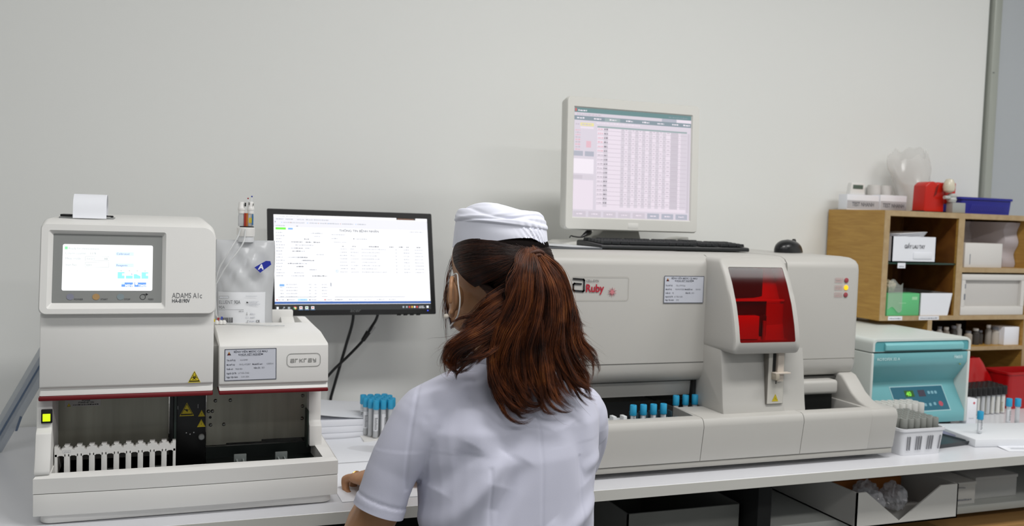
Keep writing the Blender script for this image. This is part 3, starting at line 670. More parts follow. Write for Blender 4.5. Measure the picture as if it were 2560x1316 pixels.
# dark task bar strip below the page
g = G(); FT = (Vector((0, -.0003, 0)), Vector((1, 0, 0)), Vector((0, 0, 1))); g.rect(FT, sx0, sx1, .0135, sz0+.003, 0, 0)
g.rect(FT, -.2045, -.199, .0165, .0225, 1, .0004)
g.line(FT, [(-.189, .0165), (-.1865, .0195)], .001, 2, .0004); g.shape(FT, [(-.1852+.002*math.cos(a*pi/6), .0208+.002*math.sin(a*pi/6)) for a in range(12)], 2, .0004)
g.rect(FT, -.176, -.170, .0170, .0222, 2, .0004)
cc = lambda x, z, r, a0, a1, m: g.shape(FT, [(x, z)]+[(x+r*math.cos(math.radians(a0+(a1-a0)*i/8)), z+r*math.sin(math.radians(a0+(a1-a0)*i/8))) for i in range(9)], m, .0004)
cc(-.1575, .0195, .0042, 30, 150, 3); cc(-.1575, .0195, .0042, 150, 270, 4); cc(-.1575, .0195, .0042, 270, 390, 5); g.shape(FT, [(-.1575+.0018*math.cos(a*pi/6), .0195+.0018*math.sin(a*pi/6)) for a in range(12)], 1, .0006)
for x, m in ((-.1425, 3), (-.1275, 1), (-.112, 1)): g.rect(FT, x-.004, x+.004, .0160, .0235, 1, .0004); g.rect(FT, x-.002, x+.002, .0185, .0215, m if m != 1 else (4 if x < -.12 else 3), .0006); g.rect(FT, x-.006, x+.006, .0140, .0148, 6, .0004)
for x, m in ((.130, 2), (.1395, 2), (.147, 3), (.1545, 5), (.1615, 1), (.1685, 3)): g.rect(FT, x, x+.0045, .0175, .0225, m, .0004)
g.scribble(FT, .177, .190, .0208, .0022, 1, .0004, 7); g.scribble(FT, .176, .192, .0170, .0022, 1, .0004, 8); g.rect(FT, .1975, .2035, .0170, .0230, 1, .0004)
part('taskbar', tl(g), [cols[4], lamp_mat('icon_white', 'f2f6fa', 1), lamp_mat('icon_grey', 'b9c4cc', .8), cols[10], lamp_mat('icon_green', '3aa850', .9), cols[11], cols[6]], case, smooth=0)
g = G(); g.prism([(.068, .07), (.085, .07), (.085, .13), (.188, .13), (.188, .17), (.115, .17), (.115, .21), (.098, .21)], -.05, .05, 'x', .003); part('wall_bracket', g, M_black, MON)
# cables under the monitor
g = G(); g.tube([(.478, 2.50, 1.10), (.4885, 2.53, 1.03), (.478, 2.570, .95), (.458, 2.588, .86), (.444, 2.595, .80), (.436, 2.593, .765), (.38, 2.57, .7565), (.30, 2.55, .7555)], .0042, 10)
c1 = single('monitor_cable', g, M_black, 'black cable hanging straight down below the widescreen monitor', 'cable', (.478, 2.50, .7513), world=True)
t = thing('monitor_cable', 'black power cable with label tag crossing to lower left below the monitor', 'cable', (.555, 2.50, .7513))
g = G(); g.tube([(.556, 2.49, 1.09), (.556, 2.53, 1.035), (.543, 2.54, 1.005), (.520, 2.54, .968), (.480, 2.54, .925), (.440, 2.545, .885), (.405, 2.555, .84), (.37, 2.575, .79), (.33, 2.575, .758), (.25, 2.56, .7555)], .0040, 10); cb = part('cord', g, M_black, t, True)
g = G(); g.cyl((.535, 2.541, .991), (.5195, 2.541, .967), .0075, .006, 14); part('plug', g, M_black, t, True)
g = G(); g.prism([(-.009, -.010), (.008, -.012), (.011, .010), (-.004, .013)], -.001, .001, 'y', M=Matrix.Translation((.541, 2.541, 1.000)) @ Matrix.Rotation(.5, 4, 'Y')); g.box(-.005, .004, -.0016, -.001, -.004, .004, m=1, M=Matrix.Translation((.541, 2.541, 1.000)) @ Matrix.Rotation(.5, 4, 'Y')); part('tag', g, [mat('tag_film', 'c9cac8', .4), M_inkl], t, True)

# ------------------------------------------------------------------ square monitor on the large analyser
M_hp = mat('ivory_plastic', 'd9d8d2', .45)
RT = 1.2525
HP = thing('square_monitor', 'ivory square monitor with grey table on screen, standing on the large analyser', 'monitor', (1.2005, 2.262, RT), math.radians(-.2))
T2 = Matrix.Translation((0, -.011, 1.2988-RT)) @ Matrix.Rotation(-math.radians(2.4), 4, 'X')
w2, h2 = .2050, .3583
g = G(); a0, a1, b0, b1 = -.1835, .1815, .032, .3315
g.loft([[(x, .050, z) for x, z in rrect(-w2+.02, w2-.02, .03, h2-.03, .02, 5)], [(x, .042, z) for x, z in rrect(-w2+.004, w2-.004, .004, h2-.004, .012, 5)], [(x, .006, z) for x, z in rrect(-w2, w2, 0, h2, .011, 5)], [(x, 0, z) for x, z in rrect(-w2+.003, w2-.003, .003, h2-.003, .010, 5)],
        [(x, 0, z) for x, z in rrect(a0, a1, b0, b1, .001, 5)], [(x, .005, z) for x, z in rrect(a0+.003, a1-.003, b0+.003, b1-.003, .0008, 5)]])
g.bm.transform(T2); c2 = part('bezel', g, M_hp, HP)
g = G(); g.box(-.016, .016, -.0004, .001, .0075, .0225, .0003); g.bm.transform(T2); part('badge', g, mat('badge_ivory', 'e2e1dc', .35), c2)
hc = [lamp_mat('hp_screen', 'd6ced9', 1), lamp_mat('hp_teal', '6f9597', .8), lamp_mat('hp_menu', 'd4ccd6', 1), lamp_mat('hp_tab', '8b9aa4', .9), lamp_mat('hp_cell', 'e6dbe6', 1), lamp_mat('hp_line', 'c3b9c4', 1), lamp_mat('hp_yellow', 'e6dc9a', 1), lamp_mat('hp_pink', 'e0b6c2', 1), lamp_mat('hp_button', 'aeb0bd', 1), lamp_mat('hp_white', 'eee6ef', 1), lamp_mat('hp_text', '8f8792', .9), lamp_mat('hp_red', 'c86464', .9), lamp_mat('hp_col', 'cac2cc', 1), lamp_mat('hp_header', '9fb0b2', .9)]
g = G(); FH = (Vector((0, .0045, 0)), Vector((1, 0, 0)), Vector((0, 0, 1)))
hx = lambda x: a0+.003+x*(a1-a0-.006); hz = lambda y: b1-.003-y*(b1-b0-.006)
R_ = lambda x0, x1, y0, y1, m, d=.0003: g.rect(FH, hx(x0), hx(x1), hz(y1), hz(y0), m, d)
S_ = lambda x0, x1, y, h, m, sd: g.scribble(FH, hx(x0), hx(x1), hz(y), h, m, .0007, sd)
g.rect(FH, a0+.003, a1-.003, b0+.003, b1-.003, 0, 0)
R_(0, 1, 0, .042, 1); R_(.004, .018, .006, .034, 11, .0006); S_(.03, .10, .03, .004, 9, 1); S_(.80, .97, .03, .003, 3, 2)
R_(0, .74, .042, .072, 2); R_(.74, .87, .042, .072, 8); R_(.87, 1, .042, .072, 4); S_(.02, .22, .065, .004, 5, 3)
R_(0, 1, .072, .112, 3); R_(.25, .38, .078, .11, 13, .0006)
for i, x in enumerate((.02, .16, .29, .43, .57, .70, .83, .93)): S_(x, x+.06, .098, .004, 9, 10+i)
R_(.05, .16, .135, .163, 6); R_(.05, .16, .17, .188, 4); S_(.06, .14, .156, .004, 12, 20); S_(.01, .04, .156, .004, 5, 21); S_(.18, .55, .135, .004, 4, 22)
for i in range(9): S_(.01, .05, .21+i*.022, .004, 5 if i % 2 else 7, 30+i)
R_(.10, .14, .30, .36, 7)
R_(0, .075, .395, .44, 8); R_(.09, .165, .395, .44, 8); R_(0, .165, .465, .60, 9); R_(0, .075, .615, .65, 12); R_(.08, .165, .615, .65, 2); R_(0, .165, .66, .93, 4)
R_(.19, .965, .155, .17, 13); R_(.19, .965, .172, .93, 4)
xs = [.19, .245, .28, .39, .42, .45, .48, .51, .54, .57, .60, .63, .66, .69, .72, .75, .78, .82, .89, .91, .965]
for i in (1, 3, 5, 7, 9, 11, 13, 15, 17, 19): R_(xs[i], xs[i+1], .172, .90, 2 if i != 17 else 12, .0005)
for k in range(18):
    y = .195+k*.040; R_(.19, .965, y, y+.0035, 5, .0007)
    S_(.195, .24, y-.006, .004, 7 if k < 6 else 5, 50+k); S_(.247, .278, y-.006, .004, 10, 80+k)
    for i in range(3, 19, 1):
        if (i*7+k*3) % 5: R_(xs[i]+.006, xs[i+1]-.008, y-.02, y-.012, 5, .0009)
R_(.972, .99, .172, .93, 12)
for i in range(8): x = .0+i*.125; R_(x+.004, x+.108, .945, .995, 8 if i > 4 else 12); S_(x+.03, x+.08, .975, .004, 4, 120+i)
g.bm.transform(T2); part('display', g, hc, c2, smooth=0)
g = G(); g.prism([(-.115, 0.0), (.06, 0.0), (.04, .06), (-.045, .06), (-.075, .03)], .0, .06, 'y', .006); g.bm.transform(Matrix.Translation((.0, .04, .008))); part('stand_neck', g, mat('stand_grey', 'a3a29c', .5), HP)
g = G(); lo = lambda s, z: [(.215*s*math.copysign(abs(math.cos(a))**.7, math.cos(a)), .072+.072*s*math.copysign(abs(math.sin(a))**.7, math.sin(a)), z) for a in np.linspace(0, 2*pi, 48, endpoint=False)]
g.loft([lo(.97, 0), lo(1, .004), lo(.99, .010), lo(.93, .016), lo(.6, .019)]); g.prism([(.115, .014), (.205, .012), (.202, .034), (.175, .030)], .03, .10, 'y', .003); part('stand_base', g, M_hp, HP)
# cable end, folder, keyboard, mouse on the analyser top
g = G(); g.tube([(1.006, 2.24, RT+.0255), (1.012, 2.245, RT+.030), (1.022, 2.25, RT+.0285), (1.045, 2.255, RT+.027), (1.062, 2.262, RT+.034), (1.085, 2.29, RT+.040), (1.105, 2.33, RT+.040)], [.0016, .0016, .0018, .0022, .0065, .009, .008], 10)
single('adapter_lead', g, M_black, 'short black adapter lead poking out at the lower left of the square monitor', 'cable', (1.06, 2.26, RT), world=True)
t = thing('document_folder', 'flat white folder with dark edge on the analyser beside the cap', 'folder', (.965, 2.20, RT))
g = G(); g.box(-.16, .065, -.11, .11, 0, .0055, .001); part('cover', g, mat('folder_dark', '55585c', .5), t)
g = G(); g.grid(lambda u, v: (-.162+.222*u, -.105+.22*v, .0058+.009*max(0, .75-u)**1.2*(1-.3*v)), 12, 4, th=.0006); part('sheet', g, mat('folder_white', 'dfe2e6', .35), t)
KB = thing('keyboard', 'black keyboard lying flat in front of the square monitor', 'keyboard', (1.257, 2.18, RT), math.radians(.6))
M_kb = mat('keyboard_black', '101315', .4)
g = G(); g.prism([(-.075, .002), (-.073, .0125), (.07, .0205), (.076, .016), (.074, .002)], -.2245, .2245, 'x', .003); kp = part('key_tray', g, M_kb, KB)
M_key = mat('key_caps', '1a1d20', .5)
def keyrow(y, z, segs):
    g = G()
    for x0, x1, w in segs:
        n = max(1, round((x1-x0)/w))
        for i in range(n):
            a = x0+i*(x1-x0)/n; b = a+(x1-x0)/n
            g.prism([(a+.0008, z), (b-.0008, z), (b-.003, z+.0075), (a+.003, z+.0075)], y-.0085, y+.0085, 'y', .0008, 1)
    return g
for i, y in enumerate((-.055, -.0365, -.018, .0005, .019, .047)):
    z = .0135+.0535*(y+.073)/1.0
    segs = [(-.215, .065, .0187), (.0745, .131, .0187), (.1395, .2155, .0187)]
    if i == 0: segs = [(-.215, -.138, .024), (-.138, -.02, .12), (-.02, .065, .024), (.0745, .131, .0187), (.1395, .2155, .025)]
    if i == 5: segs = [(-.215, -.196, .0187), (-.178, -.103, .0187), (-.094, -.019, .0187), (-.01, .065, .0187), (.0745, .131, .0187)]
    part('key_row', keyrow(y, z, segs), M_key, KB)
g = G(); 
for x in (-.20, .20): g.box(x-.012, x+.012, .05, .06, 0, .003)
part('foot_pads', g, M_black, KB)
MS = thing('computer_mouse', 'black computer mouse on the analyser right of the keyboard', 'mouse', (1.655, 2.168, RT+.0005), math.radians(-62))
g = G(); loops = []
for t_ in np.linspace(0, 1, 15):
    wz = math.sqrt(max(0, 1-t_**2.4)); z = .037*t_
    loops.append([(.031*wz*math.copysign(abs(math.cos(a))**.85, math.cos(a)), .060*wz*math.copysign(abs(math.sin(a))**.9, math.sin(a))-.008*t_, z) for a in np.linspace(0, 2*pi, 36, endpoint=False)])
g.loft(loops[:-1]+[[(p[0]*.02, p[1]*.02-.008, .037) for p in loops[0]]]); part('shell', g, mat('mouse_black', '0e0f12', .3), MS, smooth=60)
g = G(); g.cyl((-.003, .032, .030), (.003, .032, .030), .0085, n=18); part('scroll_wheel', g, M_black, MS)
# ------------------------------------------------------------------ haematology analyser (right)
M_rb = M_ruby_body
RB = thing('hematology_analyzer', 'large pale grey blood analyser with dark red window and sample trays', 'analyzer', (1.28, 2.18, .75))
M_seam = mat('dark_seam', '4c4b48', .7)
lipf = [(1.8125, .7775), (1.8100, .779), (1.7985, .860), (1.8010, .871), (1.8060, .8775), (1.814, .880)]
def lipprof(back): return [(2.555, .7775)]+lipf+back
tray = [(1.833, .880), (1.834, .842), (1.985, .842), (1.985, .875), (2.555, .875)]
solid = [(2.555, .880)]
g = G(); g.prism(lipprof(tray), .832, 1.1630, 'x', ang=50); g.prism(lipprof([(1.833, .880), (1.834, .846), (1.99, .846), (1.99, .875), (2.555, .875)]), 1.4440, 1.648, 'x', ang=50)
g.prism(lipprof([(1.925, .880), (1.926, .842), (1.985, .842), (1.985, .875), (2.555, .875)]), 1.1645, 1.24, 'x', ang=50); g.prism(lipprof(solid), 1.24, 1.4425, 'x', ang=50); g.prism(lipprof(solid), 1.648, 1.7305, 'x', .004, ang=50)
g.prism([(1.155, 1.834), (1.163, 1.834), (1.163, 1.93), (1.172, 1.93), (1.172, 1.937), (1.163, 1.937)], .842, .8802, 'z')
for x0, x1 in ((1.1630, 1.1645), (1.4425, 1.4440)): g.prism([(y+.0012, z-.0012) if z > .8 else (y+.0012, z) for y, z in lipprof(solid)], x0, x1, 'x', m=1)
part('base_shell', g, [M_rb, M_seam], RB, True, 30)
g = G(); g.box(.834, 1.7285, 1.8120, 2.55, .7635, .7765, .002); g.box(.836, 1.7265, 1.8135, 2.55, .776, .778, m=1); part('base_skirt', g, [mat('skirt_grey', 'a9a7a1', .5), M_seam], RB, True)
for x, y in ((.88, 1.86), (1.68, 1.88), (.88, 2.5), (1.68, 2.5)):
    g = G(); g.cyl((x, y, .7502), (x, y, .764), .02, n=20); part('foot', g, M_black, RB, True)
# dark liner of the sample trays
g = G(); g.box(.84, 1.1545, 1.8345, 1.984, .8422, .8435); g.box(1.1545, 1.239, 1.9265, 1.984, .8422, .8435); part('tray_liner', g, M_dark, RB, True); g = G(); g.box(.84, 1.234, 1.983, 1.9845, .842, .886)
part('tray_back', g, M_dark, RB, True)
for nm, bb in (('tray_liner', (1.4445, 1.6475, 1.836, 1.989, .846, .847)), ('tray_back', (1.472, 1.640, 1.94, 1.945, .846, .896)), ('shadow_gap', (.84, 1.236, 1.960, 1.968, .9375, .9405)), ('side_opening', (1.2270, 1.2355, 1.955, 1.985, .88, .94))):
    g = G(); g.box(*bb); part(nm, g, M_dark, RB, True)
# upper body
def body_prof(yo=0): return [(2.55, .90), (2.55, RT), (1.992, RT), (1.963, RT-.0015), (1.943, RT-.008), (1.933, RT-.018), (1.9302, RT-.03), (1.9290, .990), (1.9296, .972), (1.9345, .956), (1.943, .946), (1.955, .9405), (1.967, .9395), (1.971, .90)]
g = G(); g.prism(body_prof(), .832, 1.2475, 'x', .003, 2, ang=75)
part('left_cover', g, M_rb, RB, True, 40)
g = G(); g.box(.85, 1.2465, 1.9282, 1.930, .9885, .9898); g.box(1.2465, 1.2495, 1.932, 2.5, .94, RT-.028); part('cover_seam', g, M_seam, RB, True)
g = G(); q_ = body_prof(); bl = []
def rcap(x, s):  # right end rounded: profile pulled in
    return [(x, 1.95+(y-1.95)*(1 if y > 1.95 else 1)+(.02*s if y < 2 else 0), z-(.012*s if z > 1.2 else 0)) for y, z in q_]
g.loft([[(1.4735, *p) for p in q_], [(1.690, *p) for p in q_], rcap(1.700, .15), rcap(1.7065, .5), rcap(1.709, 1.0)]); part('right_cover', g, M_rb, RB, True, 40)
g = G(); g.box(1.478, 1.700, 1.9283, 1.930, .9885, .9895); part('cover_seam', g, mat('soft_seam', '94918b', .7), RB, True)
g = G(); g.box(1.4725, 1.640, 1.915, 1.99, .897, .934, .009, 3); g.box(1.4725, 1.655, 1.945, 1.99, .9335, .9395, m=1); part('outlet_cover', g, [M_rb, M_seam], RB, True)
# side fender sweeping down to the tray
g = G(); g.prism([(1.99, .95), (1.945, .950), (1.925, .945), (1.905, .927), (1.885, .907), (1.86, .892), (1.835, .884), (1.812, .8795), (1.812, .86), (1.99, .86)], 1.655, 1.7045, 'x', .006, 3, ang=50); part('fender', g, M_rb, RB, True, 50)
# centre column and hood
g = G(); g.prism([(2.5, .878), (2.5, RT-.0005), (1.995, RT-.0005), (1.962, RT-.002), (1.945, RT-.008), (1.936, RT-.018), (1.934, 1.0), (1.856, 1.03), (1.848, .98), (1.842, .93), (1.838, .90), (1.834, .878)], 1.2485, 1.4725, 'x', .0)
g.prism([(1.99, .878), (1.99, 1.04), (1.856, 1.03), (1.847, .98), (1.841, .93), (1.837, .90), (1.832, .878)], 1.2368, 1.4130, 'x', .004, 2, ang=60)
part('column', g, M_rb, RB, True, 40)
def yh(z):  # hood front, convex
    return float(np.interp(z, [1.022, 1.0535, 1.095, 1.14, 1.19, 1.227, 1.2440], [1.804, 1.8000, 1.8085, 1.822, 1.844, 1.8655, 1.8800]))
def hl(pts, off=0): return [(x, yh(z)+off, z) for x, z in pts]
def hrect(x0, x1, z0, z1, r, n=4, k=10):
    P = rrect(x0, x1, z0, z1, r, n); o = []; L = len(P)
    for i in range(L):
        a, b = P[i], P[(i+1) % L]; o.append(a)
        if abs(b[1]-a[1]) > .05:
            for j in range(1, k): o.append((a[0]+(b[0]-a[0])*j/k, a[1]+(b[1]-a[1])*j/k))
    return o
hb0 = hrect(1.236, 1.4245, 1.026, 1.2470, .012); hb1 = hrect(1.2405, 1.4200, 1.031, 1.2430, .010); hw = hrect(1.2520, 1.4080, 1.0535, 1.2270, .004); 
g = G(); g.loft([[(x, 1.97, z) for x, z in hb0], [(x, max(yh(z)+.006, 1.8062), z) for x, z in hb0], hl(hb1), hl(hw, 0), hl(hw, .045)], True, False); part('hood', g, M_rb, RB, True, 50)
M_rin = mat('hood_interior', 'b8b0a8', .6)
g = G(); g.loft([hl(hw, .0445)], True, False, recalc=False); g.box(1.2525, 1.330, 1.838, 1.86, 1.056, 1.112, .002, m=1); g.box(1.2525, 1.4075, 1.850, 1.858, 1.146, 1.1505, m=1); g.box(1.335, 1.356, 1.846, 1.86, 1.06, 1.112, .002, m=2); g.cyl((1.345, 1.84, 1.053), (1.345, 1.84, 1.10), .004, n=10, m=0); g.box(1.358, 1.4075, 1.852, 1.87, 1.054, 1.14, m=0); g.box(1.2525, 1.36, 1.855, 1.88, 1.115, 1.146, m=2)
g.box(1.26, 1.36, 1.875, 1.9, 1.152, 1.222, m=2)
part('hood_interior', g, [M_rin, mat('inner_white', 'd8d4cc', .5), mat('inner_dark', '3c2a28', .6)], RB, True)
m = bpy.data.materials.new('red_window'); m.use_nodes = True; nt = m.node_tree; nt.nodes.remove(nt.nodes['Principled BSDF'])
tr = nt.nodes.new('ShaderNodeBsdfTransparent'); tr.inputs[0].default_value = (.88, .010, .014, 1); gl = nt.nodes.new('ShaderNodeBsdfGlossy'); gl.inputs['Roughness'].default_value = .14
fr = nt.nodes.new('ShaderNodeFresnel'); fr.inputs[0].default_value = 1.32; mx = nt.nodes.new('ShaderNodeMixShader')
nt.links.new(fr.outputs[0], mx.inputs[0]); nt.links.new(tr.outputs[0], mx.inputs[1]); nt.links.new(gl.outputs[0], mx.inputs[2]); nt.links.new(mx.outputs[0], nt.nodes['Material Output'].inputs[0])
g = G(); zz = np.linspace(1.0540, 1.2265, 15)
g.grid(lambda u, v: (1.2523+.1554*u, yh(1.0540+.1725*v)+.0010, 1.0540+.1725*v), 2, 16); part('red_window', g, m, RB, True, 60)
# aspiration slot
pr = part('probe_plate', (lambda g: (g.box(1.356, 1.404, 1.832, 1.850, .8985, 1.026, .001), g.box(1.3575, 1.4025, 1.8312, 1.8322, .9000, 1.026, m=1), g)[-1])(G()), [mat('probe_edge', '77736c', .5), mat('probe_plate_grey', 'c6c3bb', .45)], RB, True)
g = G(); g.box(1.3685, 1.3765, 1.8300, 1.8318, .965, 1.026, m=0); g.box(1.3775, 1.3945, 1.822, 1.8312, .955, 1.024, .001, m=1); g.box(1.366, 1.410, 1.814, 1.8312, .974, .9775, .001, m=1); g.box(1.366, 1.376, 1.812, 1.8312, .960, .974, .001, m=2); g.cyl((1.372, 1.820, .950), (1.372, 1.820, .962), .0012, n=8, m=0)
part('probe_guard', g, [M_dark, mat('guard_cream', 'cbc0b4', .5), mat('clip_tan', 'a9a090', .5)], pr, True)
F = frm((1.356, 1.8310, .8985)); g = G(); tri(g, F, .024, .009, .0185, 0, 1, 'plain'); part('warning_label', g, [M_yellow, M_blk_ink], pr, True, 0)
# front panel badge: maker's emblem, name and star
F = frm((.8755, 1.9285, 1.1405)); g = G(); g.frame(F, 0, .148, 0, .056, .0008, 0, .0003, .006)
for pts in ([(.0045, .0505), (.0295, .0490), (.0315, .0470), (.0315, .0235), (.0295, .0215), (.0070, .0230), (.0045, .0255), (.0045, .0375), (.0070, .0395), (.0235, .0385)],): g.line(F, pts, .0042, 1, .0006)
g.text(F, 'CELL-DYN', .0365, .0432, .0082, 2, .0006, sx=.85); g.text(F, 'Ruby', .0355, .0205, .0250, 3, .0006, bold=.0007, sx=.92)
cx, cz = .1045, .0200
for i in range(10):
    a = pi/2+i*pi/5; p = lambda r, b: (cx+r*math.cos(b), cz+r*math.sin(b)); g.shape(F, [p(.0035, a-.5), p(.0125, a), p(.0035, a+.5)], 4 if i % 2 else 5, .0006+.0001*(i % 2))
g.shape(F, [(cx+.0045*math.cos(i*pi/8), cz+.0045*math.sin(i*pi/8)) for i in range(16)], 4, .0009)
part('logo', g, [mat('badge_edge', 'b3afa8', .4), M_blk_ink, M_ink, mat('ruby_red', 'b01830', .5), mat('ruby_pink', 'cf7f86', .5), mat('ruby_dark', 'a05a62', .5)], RB, True, 0)
asset_sticker(RB, frm((1.1180, 1.9285, 1.1340)), .1105, .0660, 2, [('Tên thiết bị:', 'CELL-DYN Ruby', .62, .04), ('Mã thiết bị:', 'XN.HH.HTGB01', .48, .04), ('Model/Số seri:', '36341BG', .48, .52), ('Xuất xứ:', 'Mỹ', .345, .04), ('Năm SX:', '2018', .345, .54), ('Người QLTB:', 'Lê Triều Chiến', .21, .04), ('Ngày Vận hành:', '2018', .09, .04)])
F = frm((0, 1.9285, 0)); M_pinkl = mat('pale_red_print', 'c79a9a', .5)
for i, z in enumerate((1.1925, 1.1735, 1.1545)):
    g = G(); g.frame(F, 1.622, 1.647, z-.006, z+.006, .0007, 0, .0004, .001); g.scribble(F, 1.625, 1.645, z+.001, .0022, 0, .0005, 5+i); g.scribble(F, 1.625, 1.645, z-.0035, .0022, 0, .0005, 9+i); part('indicator_label', g, M_pinkl, RB, True, 0)
    g = G(); g.lathe([(.0001, .0022), (.004, .0022), (.0062, .0012), (.0066, 0)], n=20, M=Matrix.Translation((1.6585, 1.9288, z)) @ Matrix.Rotation(pi/2, 4, 'X'))
    part('indicator_light', g, lamp_mat('amber_light', 'ffc200', 1.3) if i == 1 else mat('red_lens', 'a04850', .3), RB, True, label='glowing amber indicator light' if i == 1 else None)

# ------------------------------------------------------------------ tubes
M_glass = mat('tube_wall', 'e6e9ec', .12, Transmission_Weight=.35, IOR=1.15, spec=.6)
M_bcap = mat('sky_blue_cap', '2fa3cf', .42); M_tlabel = mat('tube_label', 'e4e6ea', .5); M_blood = mat('dark_sample', '2a0f12', .25)
def make_tube(name, label, cat, loc, cap_m, r=.0063, h=.075, cap_r=.0082, cap_h=.024, group=None, fill=None, lab=(.25, .8), ribs=True):
    t = thing(name, label, cat, loc, 0, group)
    g = G(); g.lathe([(.0001, 0), (r*.6, .0008), (r*.95, r*.6), (r, r), (r, h)], n=18); body = part('tube_body', g, M_glass, t)
    if fill:
        g = G(); g.lathe([(.0001, .001), (r*.55, .002), (r*.86, r*.7), (r*.88, r), (r*.88, fill), (.0001, fill)], n=14); part('sample', g, M_blood, body)
    if lab:
        g = G(); a0, a1 = -3.0, .9
        g.grid(lambda u, v: (1.03*r*math.cos(a0+(a1-a0)*u), 1.03*r*math.sin(a0+(a1-a0)*u), h*(lab[0]+(lab[1]-lab[0])*v)), 14, 1)
        FL = frm((0, -1.06*r, 0)); q = random.Random(len(label))
        for k in range(9): z = h*lab[0]+.004+k*.0035; g.rect(FL, -.0035, .0005+q.uniform(0, .003), z, z+.0014, 1, .0)
        part('tube_label', g, [M_tlabel, M_ink], body)
    g = G(); n = 32; z0 = h-.004; z1 = z0+cap_h
    def ring(s, z): return [(cap_r*s*(1-(.035 if ribs and i % 2 else 0))*math.cos(2*pi*i/n), cap_r*s*(1-(.035 if ribs and i % 2 else 0))*math.sin(2*pi*i/n), z) for i in range(n)]
    g.loft([ring(.93, z0), ring(1, z0+.001), ring(.97, z1-.0015), ring(.90, z1), ring(.55, z1), ring(.5, z1-.003)]); part('cap', g, cap_m, t, smooth=50)
    return t
# racks in the analyser tray
M_rk = mat('rack_teal_grey', '3f5560', .45); M_rkw = mat('rack_white', 'dfe2e4', .45)
def comb_rack(label, x0, n, pitch, y, z, m, h=.030, group=None):
    t = thing('sample_rack', label, 'tube rack', (x0, y, z), 0, group); w = pitch*n
    g = G(); g.box(-pitch/2, w-pitch/2, -.010, .010, 0, .004)
    for i in range(n+1):
        x = -pitch/2+i*pitch; g.box(x-.0045, x+.0045, -.010, .010, .004, h, .001)
    part('comb', g, m, t); g = G(); g.box(-pitch/2, w-pitch/2, .0085, .010, .004, h*.8); part('back_rail', g, m, t); return t
comb_rack('white slotted tube rack at the left end of the analyser front tray', .872, 5, .0265, 1.868, .8437, M_rkw, .037)
comb_rack('dark teal slotted tube rack holding four blue capped tubes in the front tray', 1.016, 5, .0265, 1.868, .8437, M_rk, .0265)
comb_rack('dark teal slotted tube rack holding three tubes in the rear lane', 1.071, 7, .0267, 1.950, .8437, M_rk, .024)
first = make_tube('blood_tube', 'blue capped tube, leftmost of four in the analyser front tray, white body', 'test tube', (1.016, 1.868, .8478), M_bcap, h=.036, lab=(.2, .95), group=None)
D = [None, 'blue capped tube, second from left of four in the analyser front tray', 'blue capped tube, third from left of four in the analyser front tray', 'blue capped tube, rightmost of four in the analyser front tray']
for i in range(1, 4): dup(first, (1.016+.0265*i, 1.868, .8478), .5*i, D[i])
for i, s in enumerate(('leftmost', 'middle', 'rightmost')): dup(first, (1.178+.0267*i, 1.950, .8478), 1.+.4*i, f'blue capped tube, {s} of three in the analyser rear lane')
# stand of blue capped tubes beside the seated person
tall = make_tube('blood_tube', 'blue capped tube with white printed label in the rack left of the seated person', 'test tube', (.4835, 2.292, .757), M_bcap, h=.078, fill=.034, group='blue capped tubes left of the seated person')
t = thing('tube_stand', 'low white tube stand under the blue capped tubes beside the person', 'tube rack', (.515, 2.31, .7505))
g = G(); g.box(-.045, .045, -.055, .055, 0, .0065, .0015); part('stand_base', g, M_white, t)
g = G(); pos = []
for j in range(5):
    for i in range(4): pos.append((.4835+i*.0185+(.009 if j % 2 else 0), 2.268+j*.0178))
pos = [p for p in pos if not (p[0] < .49 and p[1] < 2.28)]
for k, (x, y) in enumerate(pos):
    if abs(x-.4835) < .001 and abs(y-2.3036) < .001: tall.location = (x, y, .757); continue
    dup(tall, (x, y, .757), k*.8)
# papers
def sheet(label, x0, x1, y0, y1, z, fn, rz=0):
    cx, cy = (x0+x1)/2, (y0+y1)/2; g = G()
    g.grid(lambda u, v: ((u-.5)*(x1-x0), (v-.5)*(y1-y0), .0004+fn(u, v)), 14, 18, th=.0003)
    return single('paper_sheet', g, M_paper, label, 'paper', (cx, cy, z), rz, smooth=60)
t = thing('paper_stack', 'low stack of white paper behind the left analyser, in front of the wall', 'paper', (.42, 2.40, .7503))
g = G(); q = random.Random(4)
for i in range(3): a = q.uniform(-.02, .02); g.box(-.075+a*.1, .088+a*.05, -.098, .11+a, i*.0168, i*.0168+.0166, .002, 2)
part('sheets', g, M_paper, t)
g = G(); g.grid(lambda u, v: (-.076+.165*u, -.0995+.21*v, .0510+.018*(1-u)**1.5+.003*math.sin(3*v)), 12, 6, th=.0004); part('top_sheet', g, M_paper, t)
sheet('white paper sheet lying on the bench between the left analyser and the person', .335, .512, 2.085, 2.297, .7502, lambda u, v: .006*max(0, v-.6)*2+.003*math.sin(u*4+v*3)*v)
sheet('white paper sheet under the left hand of the person', .335, .53, 1.80, 2.075, .7502, lambda u, v: .0005)
